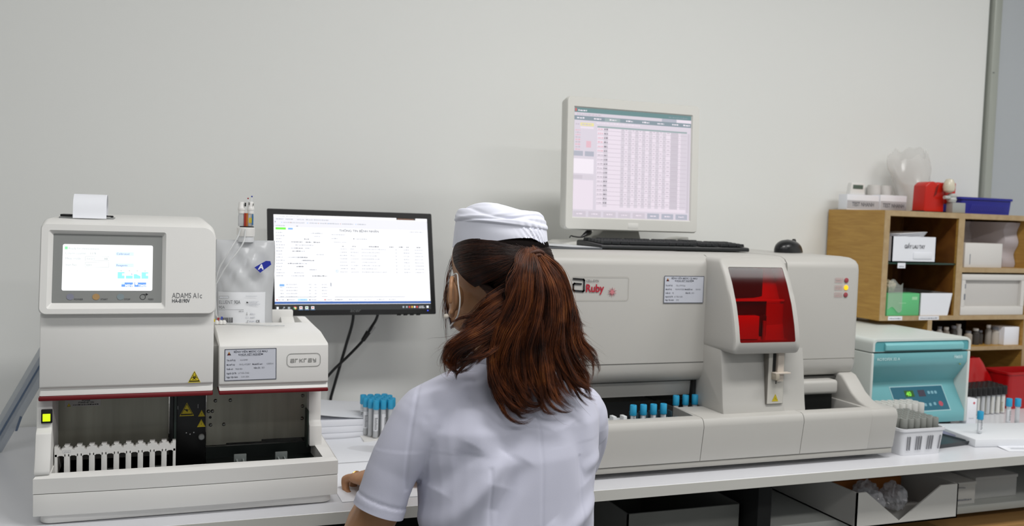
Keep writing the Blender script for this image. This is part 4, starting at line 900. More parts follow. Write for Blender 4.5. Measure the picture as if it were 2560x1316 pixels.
# translucent sheets leaning at the far left
M_blue = clear('bluish_acrylic', 'a3acb8', .5, .3); M_pal = clear('pale_acrylic', 'b9c0c6', .45, .3); M_dblue = mat('dark_blue_edge', '56677f', .4)
for (o0, o1, y, m, lb, cat) in ((-.002, .036, 2.345, M_blue, 'bluish translucent sheet with dark edge line leaning at far left behind the analyser', 1), (-.014, .020, 2.372, M_pal, 'pale translucent sheet leaning at far left, behind the bluish one', 0)):
    g = G(); L_ = lambda o, z: (-.381+o+(z-.7515)*.52, z)
    g.prism([L_(o0, .7515), L_(o1, .7515), L_(o1, 1.03), L_(o0, 1.06)], y, y+.010, 'y', .002)
    if cat: g.prism([L_(o0+.010, .753), L_(o0+.015, .753), L_(o0+.014, 1.03), L_(o0+.010, 1.03)], y-.0012, y, 'y', m=1); g.prism([(-.318, .80), (-.313, .80), (-.303, .832), (-.308, .834)], y-.002, y, 'y', m=1)
    single('acrylic_sheet', g, [m, M_dblue], lb, 'acrylic sheet', (-.33, y, .7513), world=True)
# ------------------------------------------------------------------ centrifuge
M_cw = mat('centrifuge_white', 'd4dad6', .4); M_teal = mat('teal_front', '73b2b8', .4); M_teal2 = mat('teal_lid', '58a3ab', .35); M_tpanel = mat('dark_teal_panel', '1f6074', .35); M_tline = mat('dark_teal_gap', '1d4f57', .6)
CF = thing('centrifuge', 'white benchtop centrifuge with teal front and dark control panel', 'centrifuge', (2.049, 2.28, .7502))
c0, c1 = 1.866, 2.232
g = G()
# shell: two cheeks, floor, back
prof = [(2.05, .766), (2.51, .766), (2.51, .9775), (2.05, .9775)]
g.prism(prof, c0, c0+.0095, 'x', .004, 3); g.prism(prof, c1-.0095, c1, 'x', .004, 3); g.box(c0+.006, c1-.006, 2.12, 2.505, .768, .9765); part('shell', g, M_cw, CF, True)
g = G(); g.prism([(2.052, .768), (2.052, .800), (2.0955, .872), (2.097, .884), (2.091, .892), (2.060, .934), (2.053, .946), (2.052, .976), (2.13, .976), (2.13, .768)], c0+.0095, c1-.0095, 'x', .0015, 2, ang=60); part('front_panel', g, M_teal, CF, True, 30)
lid = rrect(c0, c1, .9795, 1.0185, (.001, .001, .016, .016), 7)
g = G(); g.loft([[(x, 2.51, z) for x, z in lid], [(x, 2.056, z) for x, z in lid], [(x, 2.050, z) for x, z in rrect(c0+.002, c1-.002, .981, 1.0165, (.001, .001, .014, .014), 7)], [(x, 2.050, z) for x, z in rrect(c0+.009, c1-.009, .981, 1.0105, (.001, .001, .009, .009), 7)], [(x, 2.056, z) for x, z in rrect(c0+.009, c1-.009, .981, 1.0105, (.001, .001, .009, .009), 7)]]); g.box(c0+.008, c1-.008, 2.06, 2.12, .976, .9805, m=1)
lp = part('lid', g, [M_cw, M_tline], CF, True, 40)
g = G(); g.box(c0+.0095, c1-.0095, 2.0525, 2.062, .9815, 1.010); part('lid_front', g, M_teal2, lp, True)
g = G(); g.prism([(2.0525, .9835), (2.046, .9845), (2.0455, 1.000), (2.0525, 1.0065)], c0+.045, c1-.032, 'x', .0015, 2); part('lid_handle', g, mat('teal_light', '7fc3c8', .35), lp, True)
g = G(); FT_ = frm((1.9, 2.20, 1.0187), (1, 0, 0), (0, 1, 0)); g.text(FT_, 'Hettich', 0, .18, .018, 0, .0002); part('lettering', g, M_inkl, lp, True, 0)
F = frm((0, 2.0518, 0)); g = G(); g.text(F, 'ROTOFIX 32 A', 1.886, .9555, .0110, 0, .0004, bold=.0003, sx=1.15); g.rect(F, 1.876, 2.19, .9590, .9594, 1, .0003); g.text(F, 'Hettich', 2.170, .9565, .0145, 0, .0004, bold=.0005, sx=.75); g.ball((2.196, 2.053, .9385), .0025, 2, 8)
part('lettering', g, [mat('pale_teal_letter', 'bfe0e2', .5), mat('teal_line', '7fbcc2', .5), mat('olive_dot', '8d9a5a', .5)], CF, True, 0)
F = frm((0, 2.052, .800), up=(0, .0435, .072)); g = G(); L = math.hypot(.0435, .072)
g.rect(F, 1.975, 2.170, .004, L-.004, 0, .0004); g.frame(F, 1.973, 2.172, .002, L-.002, .0028, 1, .0006)
g.rect(F, 2.022, 2.056, .048, .068, 2, .0007); g.text(F, '40', 2.0275, .0515, .018, 3, .0009, bold=.0008); g.rect(F, 2.072, 2.098, .048, .068, 4, .0007)
for x, z in ((2.108, .055), (2.121, .055), (2.134, .055), (2.045, .018), (2.062, .018), (2.080, .018), (2.098, .018), (2.116, .02)): g.rect(F, x, x+.009, z, z+.009, 5, .0006, .002)
g.shape(F, [(2.143+.008*math.cos(i*pi/10), .024+.008*math.sin(i*pi/10)) for i in range(20)], 6, .0006); g.text(F, 'x100', 2.03, .04, .006, 5, .0006)
part('control_panel', g, [M_tpanel, mat('panel_edge', '9fc3c8', .4), mat('lcd_dark_green', '2c5a20', .3), lamp_mat('lcd_green', '7fe03a', 1), mat('lcd_plum', '3f3848', .3), mat('key_pale', '77a6b4', .4), mat('stop_red', 'b0495a', .4)], CF, True, 0)
for x, y in ((1.9, 2.1), (2.2, 2.1), (1.9, 2.46), (2.2, 2.46)):
    g = G(); g.cyl((x, y, .7502), (x, y, .768), .016, n=16); part('foot', g, M_black, CF, True)

# ------------------------------------------------------------------ tube baskets
def basket(label, x0, x1, y0, y1, h):
    t = thing('tube_basket', label, 'basket', ((x0+x1)/2, (y0+y1)/2, .7503)); w, d = (x1-x0)/2, (y1-y0)/2
    def lp(s, z): return [(x*s, y*s if s < 1 else y, z) for x, y in rrect(-w, w, -d, d, .012, 4)]
    g = G(); g.loft([[(x*.3, y*.3, .001) for x, y in rrect(-w, w, -d, d, .012, 4)], lp(.91, 0), lp(.96, h*.5), lp(1, h-.008), [(x*1.05, y*1.03, h-.007) for x, y in rrect(-w, w, -d, d, .012, 4)], [(x*1.05, y*1.03, h) for x, y in rrect(-w, w, -d, d, .012, 4)], [(x*.97, y*.98, h) for x, y in rrect(-w, w, -d, d, .012, 4)], [(x*.90, y*.90, .004) for x, y in rrect(-w, w, -d, d, .012, 4)]]); b = part('basket_wall', g, mat('basket_white', 'dfe0e4', .45), t)
    g = G()
    for grp, ks in ((-.62, (-1, 0)), (-.22, (-1, 0, 1)), (.30, (-1, 0, 1)), (.74, (0,))):
        for kk in ks:
            x = (grp*w)+kk*.0072; yb = -d*.918-.0002; yt = -d*.985-.0002
            g.prism([(x-.0012, .2*h), (x+.0012, .2*h), (x+.0012+.003*grp, .72*h), (x-.0012+.003*grp, .72*h)], 0, .003, 'y', M=Matrix.Translation((0, yb-.002, 0)) @ Matrix.Rotation(math.atan2(yb-yt, .5*h)*.9, 4, 'X'))
    part('slot_pattern', g, mat('slot_shadow_grey', '8d8e92', .7), b)
    return t
basket('white slotted plastic basket full of grey capped tubes at the analyser corner', 1.764, 1.905, 1.815, 1.945, .070)
basket('white plastic basket of pale capped tubes behind the slotted one', 1.825, 1.995, 1.955, 2.035, .055)
M_gcap = mat('grey_cap', '8b8d88', .5); M_pcap = mat('pale_grey_cap', 'cfcfca', .5); M_lg = mat('label_grey', 'b9bab4', .5)
gt = make_tube('capped_tube', 'grey capped sample tube standing in the slotted white basket', 'test tube', (1.79, 1.836, .756), M_gcap, r=.0060, h=.062, cap_r=.0098, cap_h=.030, group='grey capped tubes in the basket', lab=None)
first = True
for j in range(6):
    for i in range(6):
        p = (1.7835+i*.0204, 1.8335+j*.0196, .756-.0003*((i*7+j*5) % 4))
        if first: gt.location = p; first = False
        else: dup(gt, p, (i+j)*.7)
pt = make_tube('capped_tube', 'pale capped sample tube standing in the basket behind', 'test tube', (1.80, 1.97, .7548), M_pcap, r=.0062, h=.066, cap_r=.0102, cap_h=.032, group='pale capped tubes in the rear basket', lab=None)
first = True
for j in range(3):
    for i in range(7):
        p = (1.842+i*.0222, 1.973+j*.0215, .7548)
        if first: pt.location = p; first = False
        else: dup(pt, p, (i+j)*.5)
t = thing('black_tray', 'flat dark grey tray lying on the bench right of the tube basket', 'tray', (1.985, 1.905, .7502), .12)
g = G(); g.loft([[(x, y, 0) for x, y in rrect(-.062, .062, -.04, .05, .006)], [(x*1.1, y*1.1, .011) for x, y in rrect(-.062, .062, -.04, .05, .006)], [(x*1.03, y*1.03, .0115) for x, y in rrect(-.062, .062, -.04, .05, .006)], [(x*.98, y*.98, .008) for x, y in rrect(-.062, .062, -.04, .05, .006)]]); part('tray_body', g, mat('tray_charcoal', '2a2f34', .35), t)
# white foam box lids with single tubes
t = thing('foam_slab', 'white foam slab carrying one blue capped tube on the bench', 'foam block', (2.175, 1.925, .7502), -.17)
g = G(); g.box(-.115, .20, -.10, .085, 0, .022, .003); part('slab', g, mat('foam_white', 'e2e4e8', .7), t)
g = G(); g.box(-.1153, -.115, -.02, .06, .004, .014); part('print', g, mat('pale_violet_print', 'b4b4cf', .6), t)
make_tube('blood_tube', 'single blue capped tube standing on the white foam slab', 'test tube', (2.112, 1.895, .7725), M_bcap, r=.0062, h=.044, cap_r=.0085, cap_h=.023, lab=(.2, .7))
t = thing('paper_sheet', 'white form sheet hanging near the bench edge at right', 'paper', (2.26, 1.80, .7502), -.25)
g = G(); g.grid(lambda u, v: ((u-.5)*.30, (v-.5)*.10, .0005+.004*v*(1-u)), 8, 4, th=.0003); part('sheet', g, M_paper, t)
g = G(); F = frm((-.13, -.03, .0028), (1, 0, 0), (0, 1, 0)); g.rect(F, .0, .06, .0, .004, 0, .0012); g.scribble(F, .0, .09, .012, .003, 0, .0014, 3); part('print', g, M_pale, t, smooth=0)
make_tube('blood_tube', 'blue capped tube at the far right standing left of its neighbour', 'test tube', (2.362, 2.02, .7503), M_bcap, r=.0064, h=.066, cap_r=.0088, cap_h=.024)
make_tube('blood_tube', 'blue capped tube at the far right with dark sample at its foot', 'test tube', (2.3895, 2.013, .7503), M_bcap, r=.0064, h=.066, cap_r=.0088, cap_h=.024, fill=.02, lab=None)
t = thing('small_carton', 'small white carton with red mark beside the centrifuge', 'box', (2.262, 2.075, .7503), -.1)
g = G(); g.box(-.017, .017, -.015, .015, 0, .080, .001); part('carton_body', g, M_paper, t)
g = G(); F = frm((-.017, -.0152, 0)); g.rect(F, .020, .028, .066, .069, 0, .0002); g.rect(F, .0225, .0255, .0635, .0715, 0, .0003); g.scribble(F, .008, .026, .02, .003, 1, .0002, 1); part('print', g, [mat('red_print', 'd0485a', .6), M_pale], t, smooth=0)
# black capped tubes at the back right
bt = make_tube('capped_tube', 'black capped tube with yellow white label at back right of the bench', 'test tube', (2.42, 2.19, .7503), mat('black_cap', '08080a', .5), r=.0068, h=.066, cap_r=.0118, cap_h=.028, group='black capped tubes at the back right', lab=(.05, .85))
for ch in list(bt.children):
    for s in ch.children:
        if s.name.startswith('tube_label'): s.data.materials[0] = mat('cream_label', 'd9d9d4', .5); s.data.materials[1] = mat('olive_band', '8a7a2a', .5)
first = True
for j in range(4):
    for i in range(8):
        p = (2.355+i*.0235+j*.006, 2.165+j*.0235+i*.002, .7503)
        if first: bt.location = p; first = False
        else: dup(bt, p, i*.9+j*.6-1)

# ------------------------------------------------------------------ wooden cubby shelf
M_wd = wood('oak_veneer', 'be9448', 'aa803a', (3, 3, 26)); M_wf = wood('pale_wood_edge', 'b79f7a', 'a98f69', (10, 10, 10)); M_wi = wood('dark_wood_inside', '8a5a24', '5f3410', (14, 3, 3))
SH = thing('cubby_shelf', 'light oak cubby shelf unit against the wall behind the centrifuge', 'shelf', (2.46, 2.45, .7502))
yf, yb = 2.332, 2.60
def board(name, x0, x1, z0, z1, m=M_wd, y0=yf+.0015, y1=yb, edge=True):
    g = G(); g.box(x0, x1, y0, y1, z0, z1); o = part(name, g, m, SH, True)
    if edge:
        g = G(); g.box(x0, x1, yf, yf+.0015, z0, z1); part('edge_strip', g, M_wf, o, True)
zt0, zt1, zb0, zb1 = 1.371, 1.3885, 1.033, 1.048
board('side_board', 2.1440, 2.1660, zb0, zt1); board('top_board', 2.1660, 2.80, zt0, zt1); board('bottom_board', 2.1660, 2.80, zb0, zb1); board('divider', 2.4530, 2.4790, zb1, zt0); board('side_board', 2.772, 2.80, .7502, zt0)
board('shelf_board', 2.4790, 2.772, 1.1925, 1.2085)
board('side_board', 2.345, 2.363, .7502, zb0); board('shelf_board', 2.363, 2.772, .9290, .9420)
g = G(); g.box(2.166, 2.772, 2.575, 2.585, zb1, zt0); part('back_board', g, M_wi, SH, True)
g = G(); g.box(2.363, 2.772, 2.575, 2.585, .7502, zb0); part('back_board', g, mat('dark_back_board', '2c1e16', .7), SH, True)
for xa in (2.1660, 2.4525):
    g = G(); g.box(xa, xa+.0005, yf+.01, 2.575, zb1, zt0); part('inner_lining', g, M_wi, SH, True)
g = G(); g.box(2.1663, 2.4527, yf+.004, 2.57, 1.2160, 1.2215, .0005); part('glass_shelf', g, mat('green_glass', '1c3a30', .15, spec=.6), SH, True, label='dark green glass shelf')
for x, w, s in ((2.205, .032, 'BỘ'), (2.178, .058, 'KIM TIÊM'), (2.305, .085, 'LAM KÍNH')):
    z = 1.0345 if w > .04 else 1.2035
    g = G(); F = frm((x, yf-.0006, z)); g.rect(F, 0, w, 0, .013 if w > .04 else .017, 0, .0002); g.scribble(F, .006, w-.006, .004, .004, 1, .0004, 3); part('shelf_label', g, [M_paper, M_inkl], SH, True, 0)
# things in the cubbies
def lettered(par, s, F, u, v, size, bold=.0003, sx=1, m=M_ink):
    g = G(); g.text(F, s, u, v, size, 0, .0004, bold=bold, sx=sx); return part('lettering', g, m, par, smooth=0)
b1 = open_box('paper_box', 'white lettered box full of papers in the upper left cubby', 2.185, 2.368, 2.338, 2.50, 1.2217, 1.306, M_paper, M_paper)
lettered(b1, 'GIẤY LAU TAY', frm((-.0915, -.0815, 0)), .050, .046, .0165, sx=.78)
g = G(); F = frm((-.0915, -.0815, 0)); g.box(-.0915+.088, -.0915+.165, -.0835, -.081, .012, .034, .001); part('side_tab', g, M_paper, b1)
for i in range(5):
    g = G(); g.box(-.075, .055, -.065, .06, 0, .0018); o = single('folded_paper', g, M_paper, ('folded white paper sheet topmost in the lettered paper box' if i == 4 else 'folded white paper sheet stacked in the lettered paper box'), 'paper', (2.272+.004*i, 2.42, 1.300+.0042*i), .03*i, group=None if i == 4 else 'papers in the upper left cubby'); o.rotation_euler.y = -.07
b2 = thing('green_box', 'small bright green carton at the front of the lower left cubby', 'box', (2.242, 2.352, 1.0482), .03)
g = G(); g.box(-.068, .068, -.016, .03, 0, .073, .0015); part('carton_body', g, mat('bright_green', '63c07f', .5), b2)
g = G(); F = frm((-.07, -.0162, 0)); g.rect(F, .105, .128, .052, .062, 0, .0002); g.scribble(F, .05, .08, .04, .004, 0, .0002, 3); part('print', g, mat('pale_green_print', '9fd8a8', .5), b2, smooth=0)
g = G(); g.grid(lambda u, v: (-.068+.06*u, -.0175-.003*math.sin(3*u), .02+.09*v+.01*math.sin(6*u)), 8, 8, th=.0004); part('clear_wrap', g, clear('wrap_film', 'd0d4cc', .22, .15), b2)
t = thing('slide_box', 'white open tray box slanting at the right of the green carton', 'box', (2.385, 2.42, 1.0482))
g = G(); g.prism([(-.070, 0), (.046, 0), (.062, .074), (-.070, .074)], -.084, -.080, 'y'); part('front_wall', g, M_paper, t)
g = G(); g.box(-.070, .046, -.08, .12, 0, .003); g.prism([(-.07, 0), (.046, 0), (.062, .074), (-.07, .074)], .117, .12, 'y'); g.prism([(.043, 0), (.046, 0), (.062, .074), (.059, .074)], -.08, .12, 'y'); part('box_walls', g, mat('box_inside_grey', '8d8884', .8), t)
single('twist_tie_bag', (lambda g: (g._merge(crumple((0, 0, 0), (.03, .03, .022), 31), 0), g)[-1])(G()), clear('cream_bag', 'cfc2a4', .6, .3), 'small cream plastic bag on top of the green carton', 'plastic bag', (2.208, 2.375, 1.1445))
t = thing('white_carton', 'white carton in front of the grey film in the upper right cubby', 'box', (2.578, 2.39, 1.2087))
g = G(); g.box(-.083, .083, -.05, .06, 0, .082, .001); part('carton_body', g, mat('warm_white_carton', 'd9d6d2', .6), t)
g = G(); g.box(-.061, -.058, -.0505, -.05, .01, .045); part('handle_slit', g, M_inkl, t)
g = G(); g.grid(lambda u, v: (2.482+.288*u, 2.485-.10*min(1, max(0, (u-.66)/.16))+.010*math.sin(9*u+2*v)+.006*math.sin(13*v+4*u), 1.2095+.155*v-.05*max(0, .25-u)*v), 24, 14, th=.0006)
single('plastic_film', g, mat('frosted_film', 'b5adb0', .4, bump=.3, bscale=20), 'crinkled greyish plastic film packed in the upper right cubby', 'plastic film', (2.63, 2.47, 1.2095), world=True)
t = thing('drawer_box', 'frosted white plastic drawer filling the lower right cubby', 'drawer', (2.6255, 2.43, 1.0482))
g = G(); g.box(-.142, .142, -.085, .13, 0, .138, .004); db = part('drawer_body', g, mat('frosted_drawer', 'c9c6c2', .35), t)
g = G(); g.box(-.142, .142, -.096, -.085, 0, .030, .002); g.box(-.142, .142, -.096, -.085, .118, .138, .002); g.box(-.142, -.126, -.096, -.085, .03, .118); g.box(.126, .142, -.096, -.085, .03, .118); part('drawer_front', g, mat('frosted_frame', 'dad7d2', .35), t)
g = G(); g.box(-.128, -.124, -.0965, -.094, .09, .105); g.box(-.130, -.124, -.0965, -.094, .052, .072); part('hinge', g, M_inkl, db)
# row of small items on the low shelf board
rr = random.Random(8)
xs0 = 2.388; k = 0
for i in range(13):
    w = rr.uniform(.018, .032)
    if xs0+w > 2.768: break
    h = rr.uniform(.045, .072)
    c = rr.choice(['c9c7c2', 'b9b3aa', '55504a', 'd4d3cf', '8c8780', '3c3835', 'a59d92'])
    t = thing('reagent_bottle', ['slim upright bottle in the packed row below the cubbies', 'slim upright bottle in the packed row below the cubbies'][0], 'bottle', (xs0+w/2, 2.375+rr.uniform(0, .02), .9423), group='bottles on the low shelf board')
    g = G(); g.lathe([(.0001, 0), (w*.46, 0), (w*.48, .003), (w*.48, h*.72), (w*.30, h*.82), (w*.30, h*.86)], n=16); part('bottle_body', g, mat('bottle_'+c, c, .45), t)
    g = G(); g.cyl((0, 0, h*.86), (0, 0, h), w*.34, n=16); part('bottle_cap', g, M_white if i % 2 else M_inkl, t)
    xs0 += w+.006
t = closed_box('white_carton', 'white carton at the right end of the row on the low shelf board', 2.700, 2.768, 2.345, 2.42, .9423, 1.005, M_paper, lid=False)
# red bag and red bin on the bench below
g = G()
def rb(u, v):
    a = 2*pi*u; t_ = v
    r = .085*(1-.55*t_**2.2)*(1+.12*math.sin(3*a+4*t_)+.06*math.sin(7*a-6*t_))
    return (r*math.cos(a)*1.15+.035*t_-.035*t_**2, r*math.sin(a)*.55, .165*t_)
g.grid(rb, 48, 20); single('red_bag', g, mat('red_plastic_bag', 'b00c10', .28), 'shiny red plastic bag slumped behind the black capped tubes', 'plastic bag', (2.475, 2.335-.045, .7503), smooth=70)
t = thing('red_bin', 'red plastic bin at the right edge on the bench', 'bin', (2.66, 2.270, .7503))
g = G(); lp2 = lambda s, z: [(x*s, y*s, z) for x, y in rrect(-.075, .15, -.055, .05, .015)]
g.loft([lp2(.88, 0), lp2(1, .115), lp2(1.06, .115), lp2(1.06, .122), lp2(.97, .122), lp2(.85, .004)]); part('bin_body', g, mat('red_bin_plastic', 'a80a10', .35), t)
# ------------------------------------------------------------------ on top of the cubby shelf
TZ = 1.3888
def test_box(label, x0, x1, y0, s, h, mm):
    t = thing('test_box', label, 'box', ((x0+x1)/2, y0, TZ)); w = (x1-x0)/2
    g = G(); g.box(-w, w, 0, .042, 0, h, .001); part('carton_body', g, M_paper, t)
    g = G(); F = frm((-w, -.0003, 0)); g.rect(F, .001, 2*w-.001, .004, h*.62, 0, .0002); g.text(F, s, w, .013, .0195, 1, .0005, 'CENTER', .0004, .78); part('lettering', g, [mat('box_label_grey', mm, .6), mat('faded_ink', '5d5f66', .6)], t, smooth=0)
test_box('white TEST NHANH box at the left end, timer standing on it', 2.147, 2.2830, 2.515, 'TEST NHANH', .052, 'b9babf')
test_box('white TEST NHANH box right of the timer, against the clear bag', 2.2860, 2.4000, 2.512, 'TEST NHANH', .055, 'c6c7cc')
t = thing('digital_timer', 'small white digital timer standing on the left test box', 'timer', (2.198, 2.532, TZ+.0522))
g = G(); g.prism([(-.032, 0), (.032, 0), (.027, .040), (-.027, .040)], -.008, .012, 'y', .003); tb = part('timer_case', g, M_white, t)
g = G(); g.box(-.021, .021, -.0086, -.007, .019, .033); part('lcd', g, mat('lcd_olive', '55655a', .3), tb)
def bagfn(u, v):
    a = 2*pi*u
    w = np.interp(v, [0, .25, .5, .75, 1], [.045, .055, .075, .09, .085]); d = np.interp(v, [0, .5, 1], [.03, .04, .012])
    k = 1+.10*math.sin(3*a+5*v)+.06*math.sin(5*a-9*v)
    return (w*k*math.cos(a)-.02*v, d*k*math.sin(a), (.205+.020*math.sin(a+.5)*v)*v+.006*math.sin(5*a+2)*v+.005*math.sin(9*a)*v)
g = G(); g.grid(bagfn, 64, 30); single('clear_bag', g, clear('clear_bag_film', 'dcdbd8', .42, .18), 'large clear plastic bag standing puffed up on the shelf top', 'plastic bag', (2.455, 2.548, TZ+.0006), smooth=80)
for i, (x, lb) in enumerate(((2.318, 'white roll behind the test boxes, right beside the timer'), (2.366, 'white roll behind the test boxes, nearest the clear bag'))):
    g = G(); g.lathe([(.0001, 0), (.021, 0), (.022, .002), (.022, .086), (.020, .090), (.0001, .090)], n=24); single('paper_roll', g, mat('roll_white', 'cbc8c4', .6), lb, 'roll', (x, 2.582, TZ+.0006))
t = thing('red_canister', 'red moulded plastic canister on the shelf top with white lamp in front', 'canister', (2.404, 2.40, TZ))
M_rc = mat('red_canister_plastic', 'c31a0a', .35)
g = G(); g.prism([(-.063, 0), (.022, 0), (.022, .098), (-.004, .101), (-.012, .094), (-.022, .102), (-.045, .100), (-.060, .088)], -.028, .028, 'y', .006, 3); part('body', g, M_rc, t)
g = G(); g.prism([(.022, .03), (.072, .03), (.074, .101), (.050, .103), (.044, .08), (.022, .09)], -.025, .025, 'y', .005, 3); part('handle_block', g, M_rc, t)
g = G(); g.prism([(-.018, .082), (-.006, .095), (-.014, .060), (-.026, .050)], -.0292, -.027, 'y', .0008); part('moulded_groove', g, mat('deep_red', '7a0f06', .4), t)
g = G(); g.box(-.066, .045, -.027, .027, .0, .004); part('base', g, M_black, t)
t = thing('desk_lamp_head', 'small ivory bulb shaped fitting standing in front of the red canister', 'lamp', (2.434, 2.350, TZ))
g = G(); g.box(-.004, .052, -.010, .018, 0, .034, .002); part('base_block', g, mat('block_grey', '9ea09c', .5), t)
g = G(); g.lathe([(.0001, 0), (.013, .001), (.016, .01), (.014, .016), (.016, .022), (.010, .03)], (.004, .004, .034), n=18); g.cyl((-.032, .0, .05), (-.01, .0, .05), .006, n=12); part('valve', g, mat('valve_grey', 'b9bcb9', .35), t)
g = G(); g.lathe([(.008, .0), (.017, .006), (.0195, .018), (.017, .032), (.011, .044), (.0001, .047)], (-.013, .001, .066), n=20); part('bulb', g, mat('ivory_bulb', 'd4cdb8', .25), t)
t = thing('blue_tray', 'dark blue plastic tray on the shelf top at the right edge', 'tray', (2.735, 2.515, TZ))
g = G(); lq = lambda s, sy, z: [(x*s, y*sy, z) for x, y in rrect(-.165, .075, -.075, .06, .010)]
g.loft([lq(.95, .93, 0), lq(.985, .98, .050), lq(1.03, 1.04, .051), lq(1.03, 1.04, .059), lq(.965, .95, .059), lq(.93, .9, .004)]); tb = part('tray_body', g, mat('royal_blue_plastic', '1a1f8e', .4), t, smooth=30)
g = G(); F = frm((-.165, -.0725, 0), (1, 0, 0), (0, -.08, 1))
for i in range(21): x = .045+i*.0085; g.shape(F, [(x, .014), (x+.0022, .014), (x+.0095, .036), (x+.0073, .036)], 0, .0012)
part('ribs', g, mat('royal_blue_rib', '3b3fae', .4), tb, smooth=0)
# ------------------------------------------------------------------ person, seated, seen from behind
PX, PY, PRZ = .552, 1.495, math.radians(12)
PE = thing('person', 'person in white short sleeved uniform and white cap, seated with back turned', 'person', (PX, PY, 0), PRZ)
def remeshed(name, g, mats, par, voxel, smooth_it, post=None, sm=.5):
    """grow one continuous skin over overlapping closed shapes"""
    me = bpy.data.meshes.new('t'); g.bm.to_mesh(me); g.bm.free()
    o = bpy.data.objects.new('t', me); COL.objects.link(o)
    md = o.modifiers.new('r', 'REMESH'); md.mode = 'VOXEL'; md.voxel_size = voxel; md.use_smooth_shade = True
    if smooth_it:
        s = o.modifiers.new('s', 'SMOOTH'); s.factor = sm; s.iterations = smooth_it
    bpy.context.view_layer.update(); dg = bpy.context.evaluated_depsgraph_get()
    m2 = bpy.data.meshes.new_from_object(o.evaluated_get(dg)); bpy.data.objects.remove(o); bpy.data.meshes.remove(me)
    if post: post(m2)
    m2.name = name; m2.materials.clear()
    for m in (mats if isinstance(mats, (list, tuple)) else [mats]): m2.materials.append(m)
    m2.shade_smooth()
    r = bpy.data.objects.new(name, m2); COL.objects.link(r); r.parent = par; return r
def capsule(g, pts, radii, n=16):
    """tapered limb through joints, rounded at both ends"""
    P = [Vector(p) for p in pts]
    g.tube(P, radii if len(radii) > 1 else radii*2, n, k=6)
    g.ball(P[0], radii[0], n=16); g.ball(P[-1], radii[-1], n=16)
# --- body: head, neck, trunk, arms, hands, legs in one skin
g = G()
g.ball((-.004, .018, 1.252), (.0800, .090, .080), n=28); g.ball((-.004, .045, 1.195), (.070, .062, .072), n=24); g.ball((0, .078, 1.150), (.040, .034, .034), n=20); g.ball((0, .094, 1.135), (.018, .016, .015), n=14)
g.ball((0, .114, 1.196), (.010, .016, .020), n=14); g.ball((0, .118, 1.186), (.013, .012, .008), n=14); g.ball((0, .100, 1.228), (.045, .014, .010), n=16); g.ball((0, .107, 1.160), (.020, .008, .006), n=12); g.ball((0, .105, 1.152), (.018, .008, .006), n=12)
for s in (-1, 1):
    g.ball((s*.044, .074, 1.186), (.034, .030, .034), n=18); g.ball((s*.040, .062, 1.155), (.030, .03, .034), n=16)
    # ear: bowl, rim and lobe, turned out from the head
    M = Matrix.Translation((s*.0955-.005, .008, 1.192)) @ Matrix.Rotation(s*.62, 4, 'Z')
    c_ = [(M @ Vector((s*.006*math.sin(a)*0, .017*math.cos(a)-.002, .030*math.sin(a)+.003))) for a in np.linspace(-1.9, 3.6, 14)]
    g.tube(c_, .0042, 8, k=3); g.ball(M @ Vector((-s*.003, 0, 0)), (.0055, .015, .026), n=14); g.ball((s*.083-.004, .012, 1.19), (.012, .010, .022), n=12); g.ball(M @ Vector((0, .006, -.028)), (.0055, .008, .010), n=12)
g.loft([[(r*math.cos(a), y+r*.95*math.sin(a), z) for a in np.linspace(0, 2*pi, 24, endpoint=False)] for z, y, r in ((.98, -.02, .075), (1.03, -.012, .062), (1.07, -.004, .052), (1.12, .005, .050), (1.17, .012, .050))])
def tring(z, cx, cy, a, b, n=32, p=.85): return [(cx+a*math.copysign(abs(math.cos(t))**p, math.cos(t)), cy+b*math.copysign(abs(math.sin(t))**p, math.sin(t)), z) for t in np.linspace(0, 2*pi, n, endpoint=False)]
g.loft([tring(.47, 0, -.05, .13, .10), tring(.55, 0, -.05, .155, .115), tring(.70, 0, -.04, .135, .09), tring(.82, .0, -.035, .13, .085), tring(.93, 0, -.025, .14, .09), tring(1.0, 0, -.02, .13, .075), tring(1.04, 0, -.015, .08, .05)])
LSH, LEL, LWR = (-.156, -.012, .975), (-.232, .062, .774), (-.074, .322, .791)
RSH, REL, RWR = (.166, -.004, .958), (.212, .115, .785), (.085, .345, .795)
capsule(g, [(-.09, -.015, .995), LSH], [.050, .046]); capsule(g, [(.09, -.015, .98), RSH], [.050, .046])
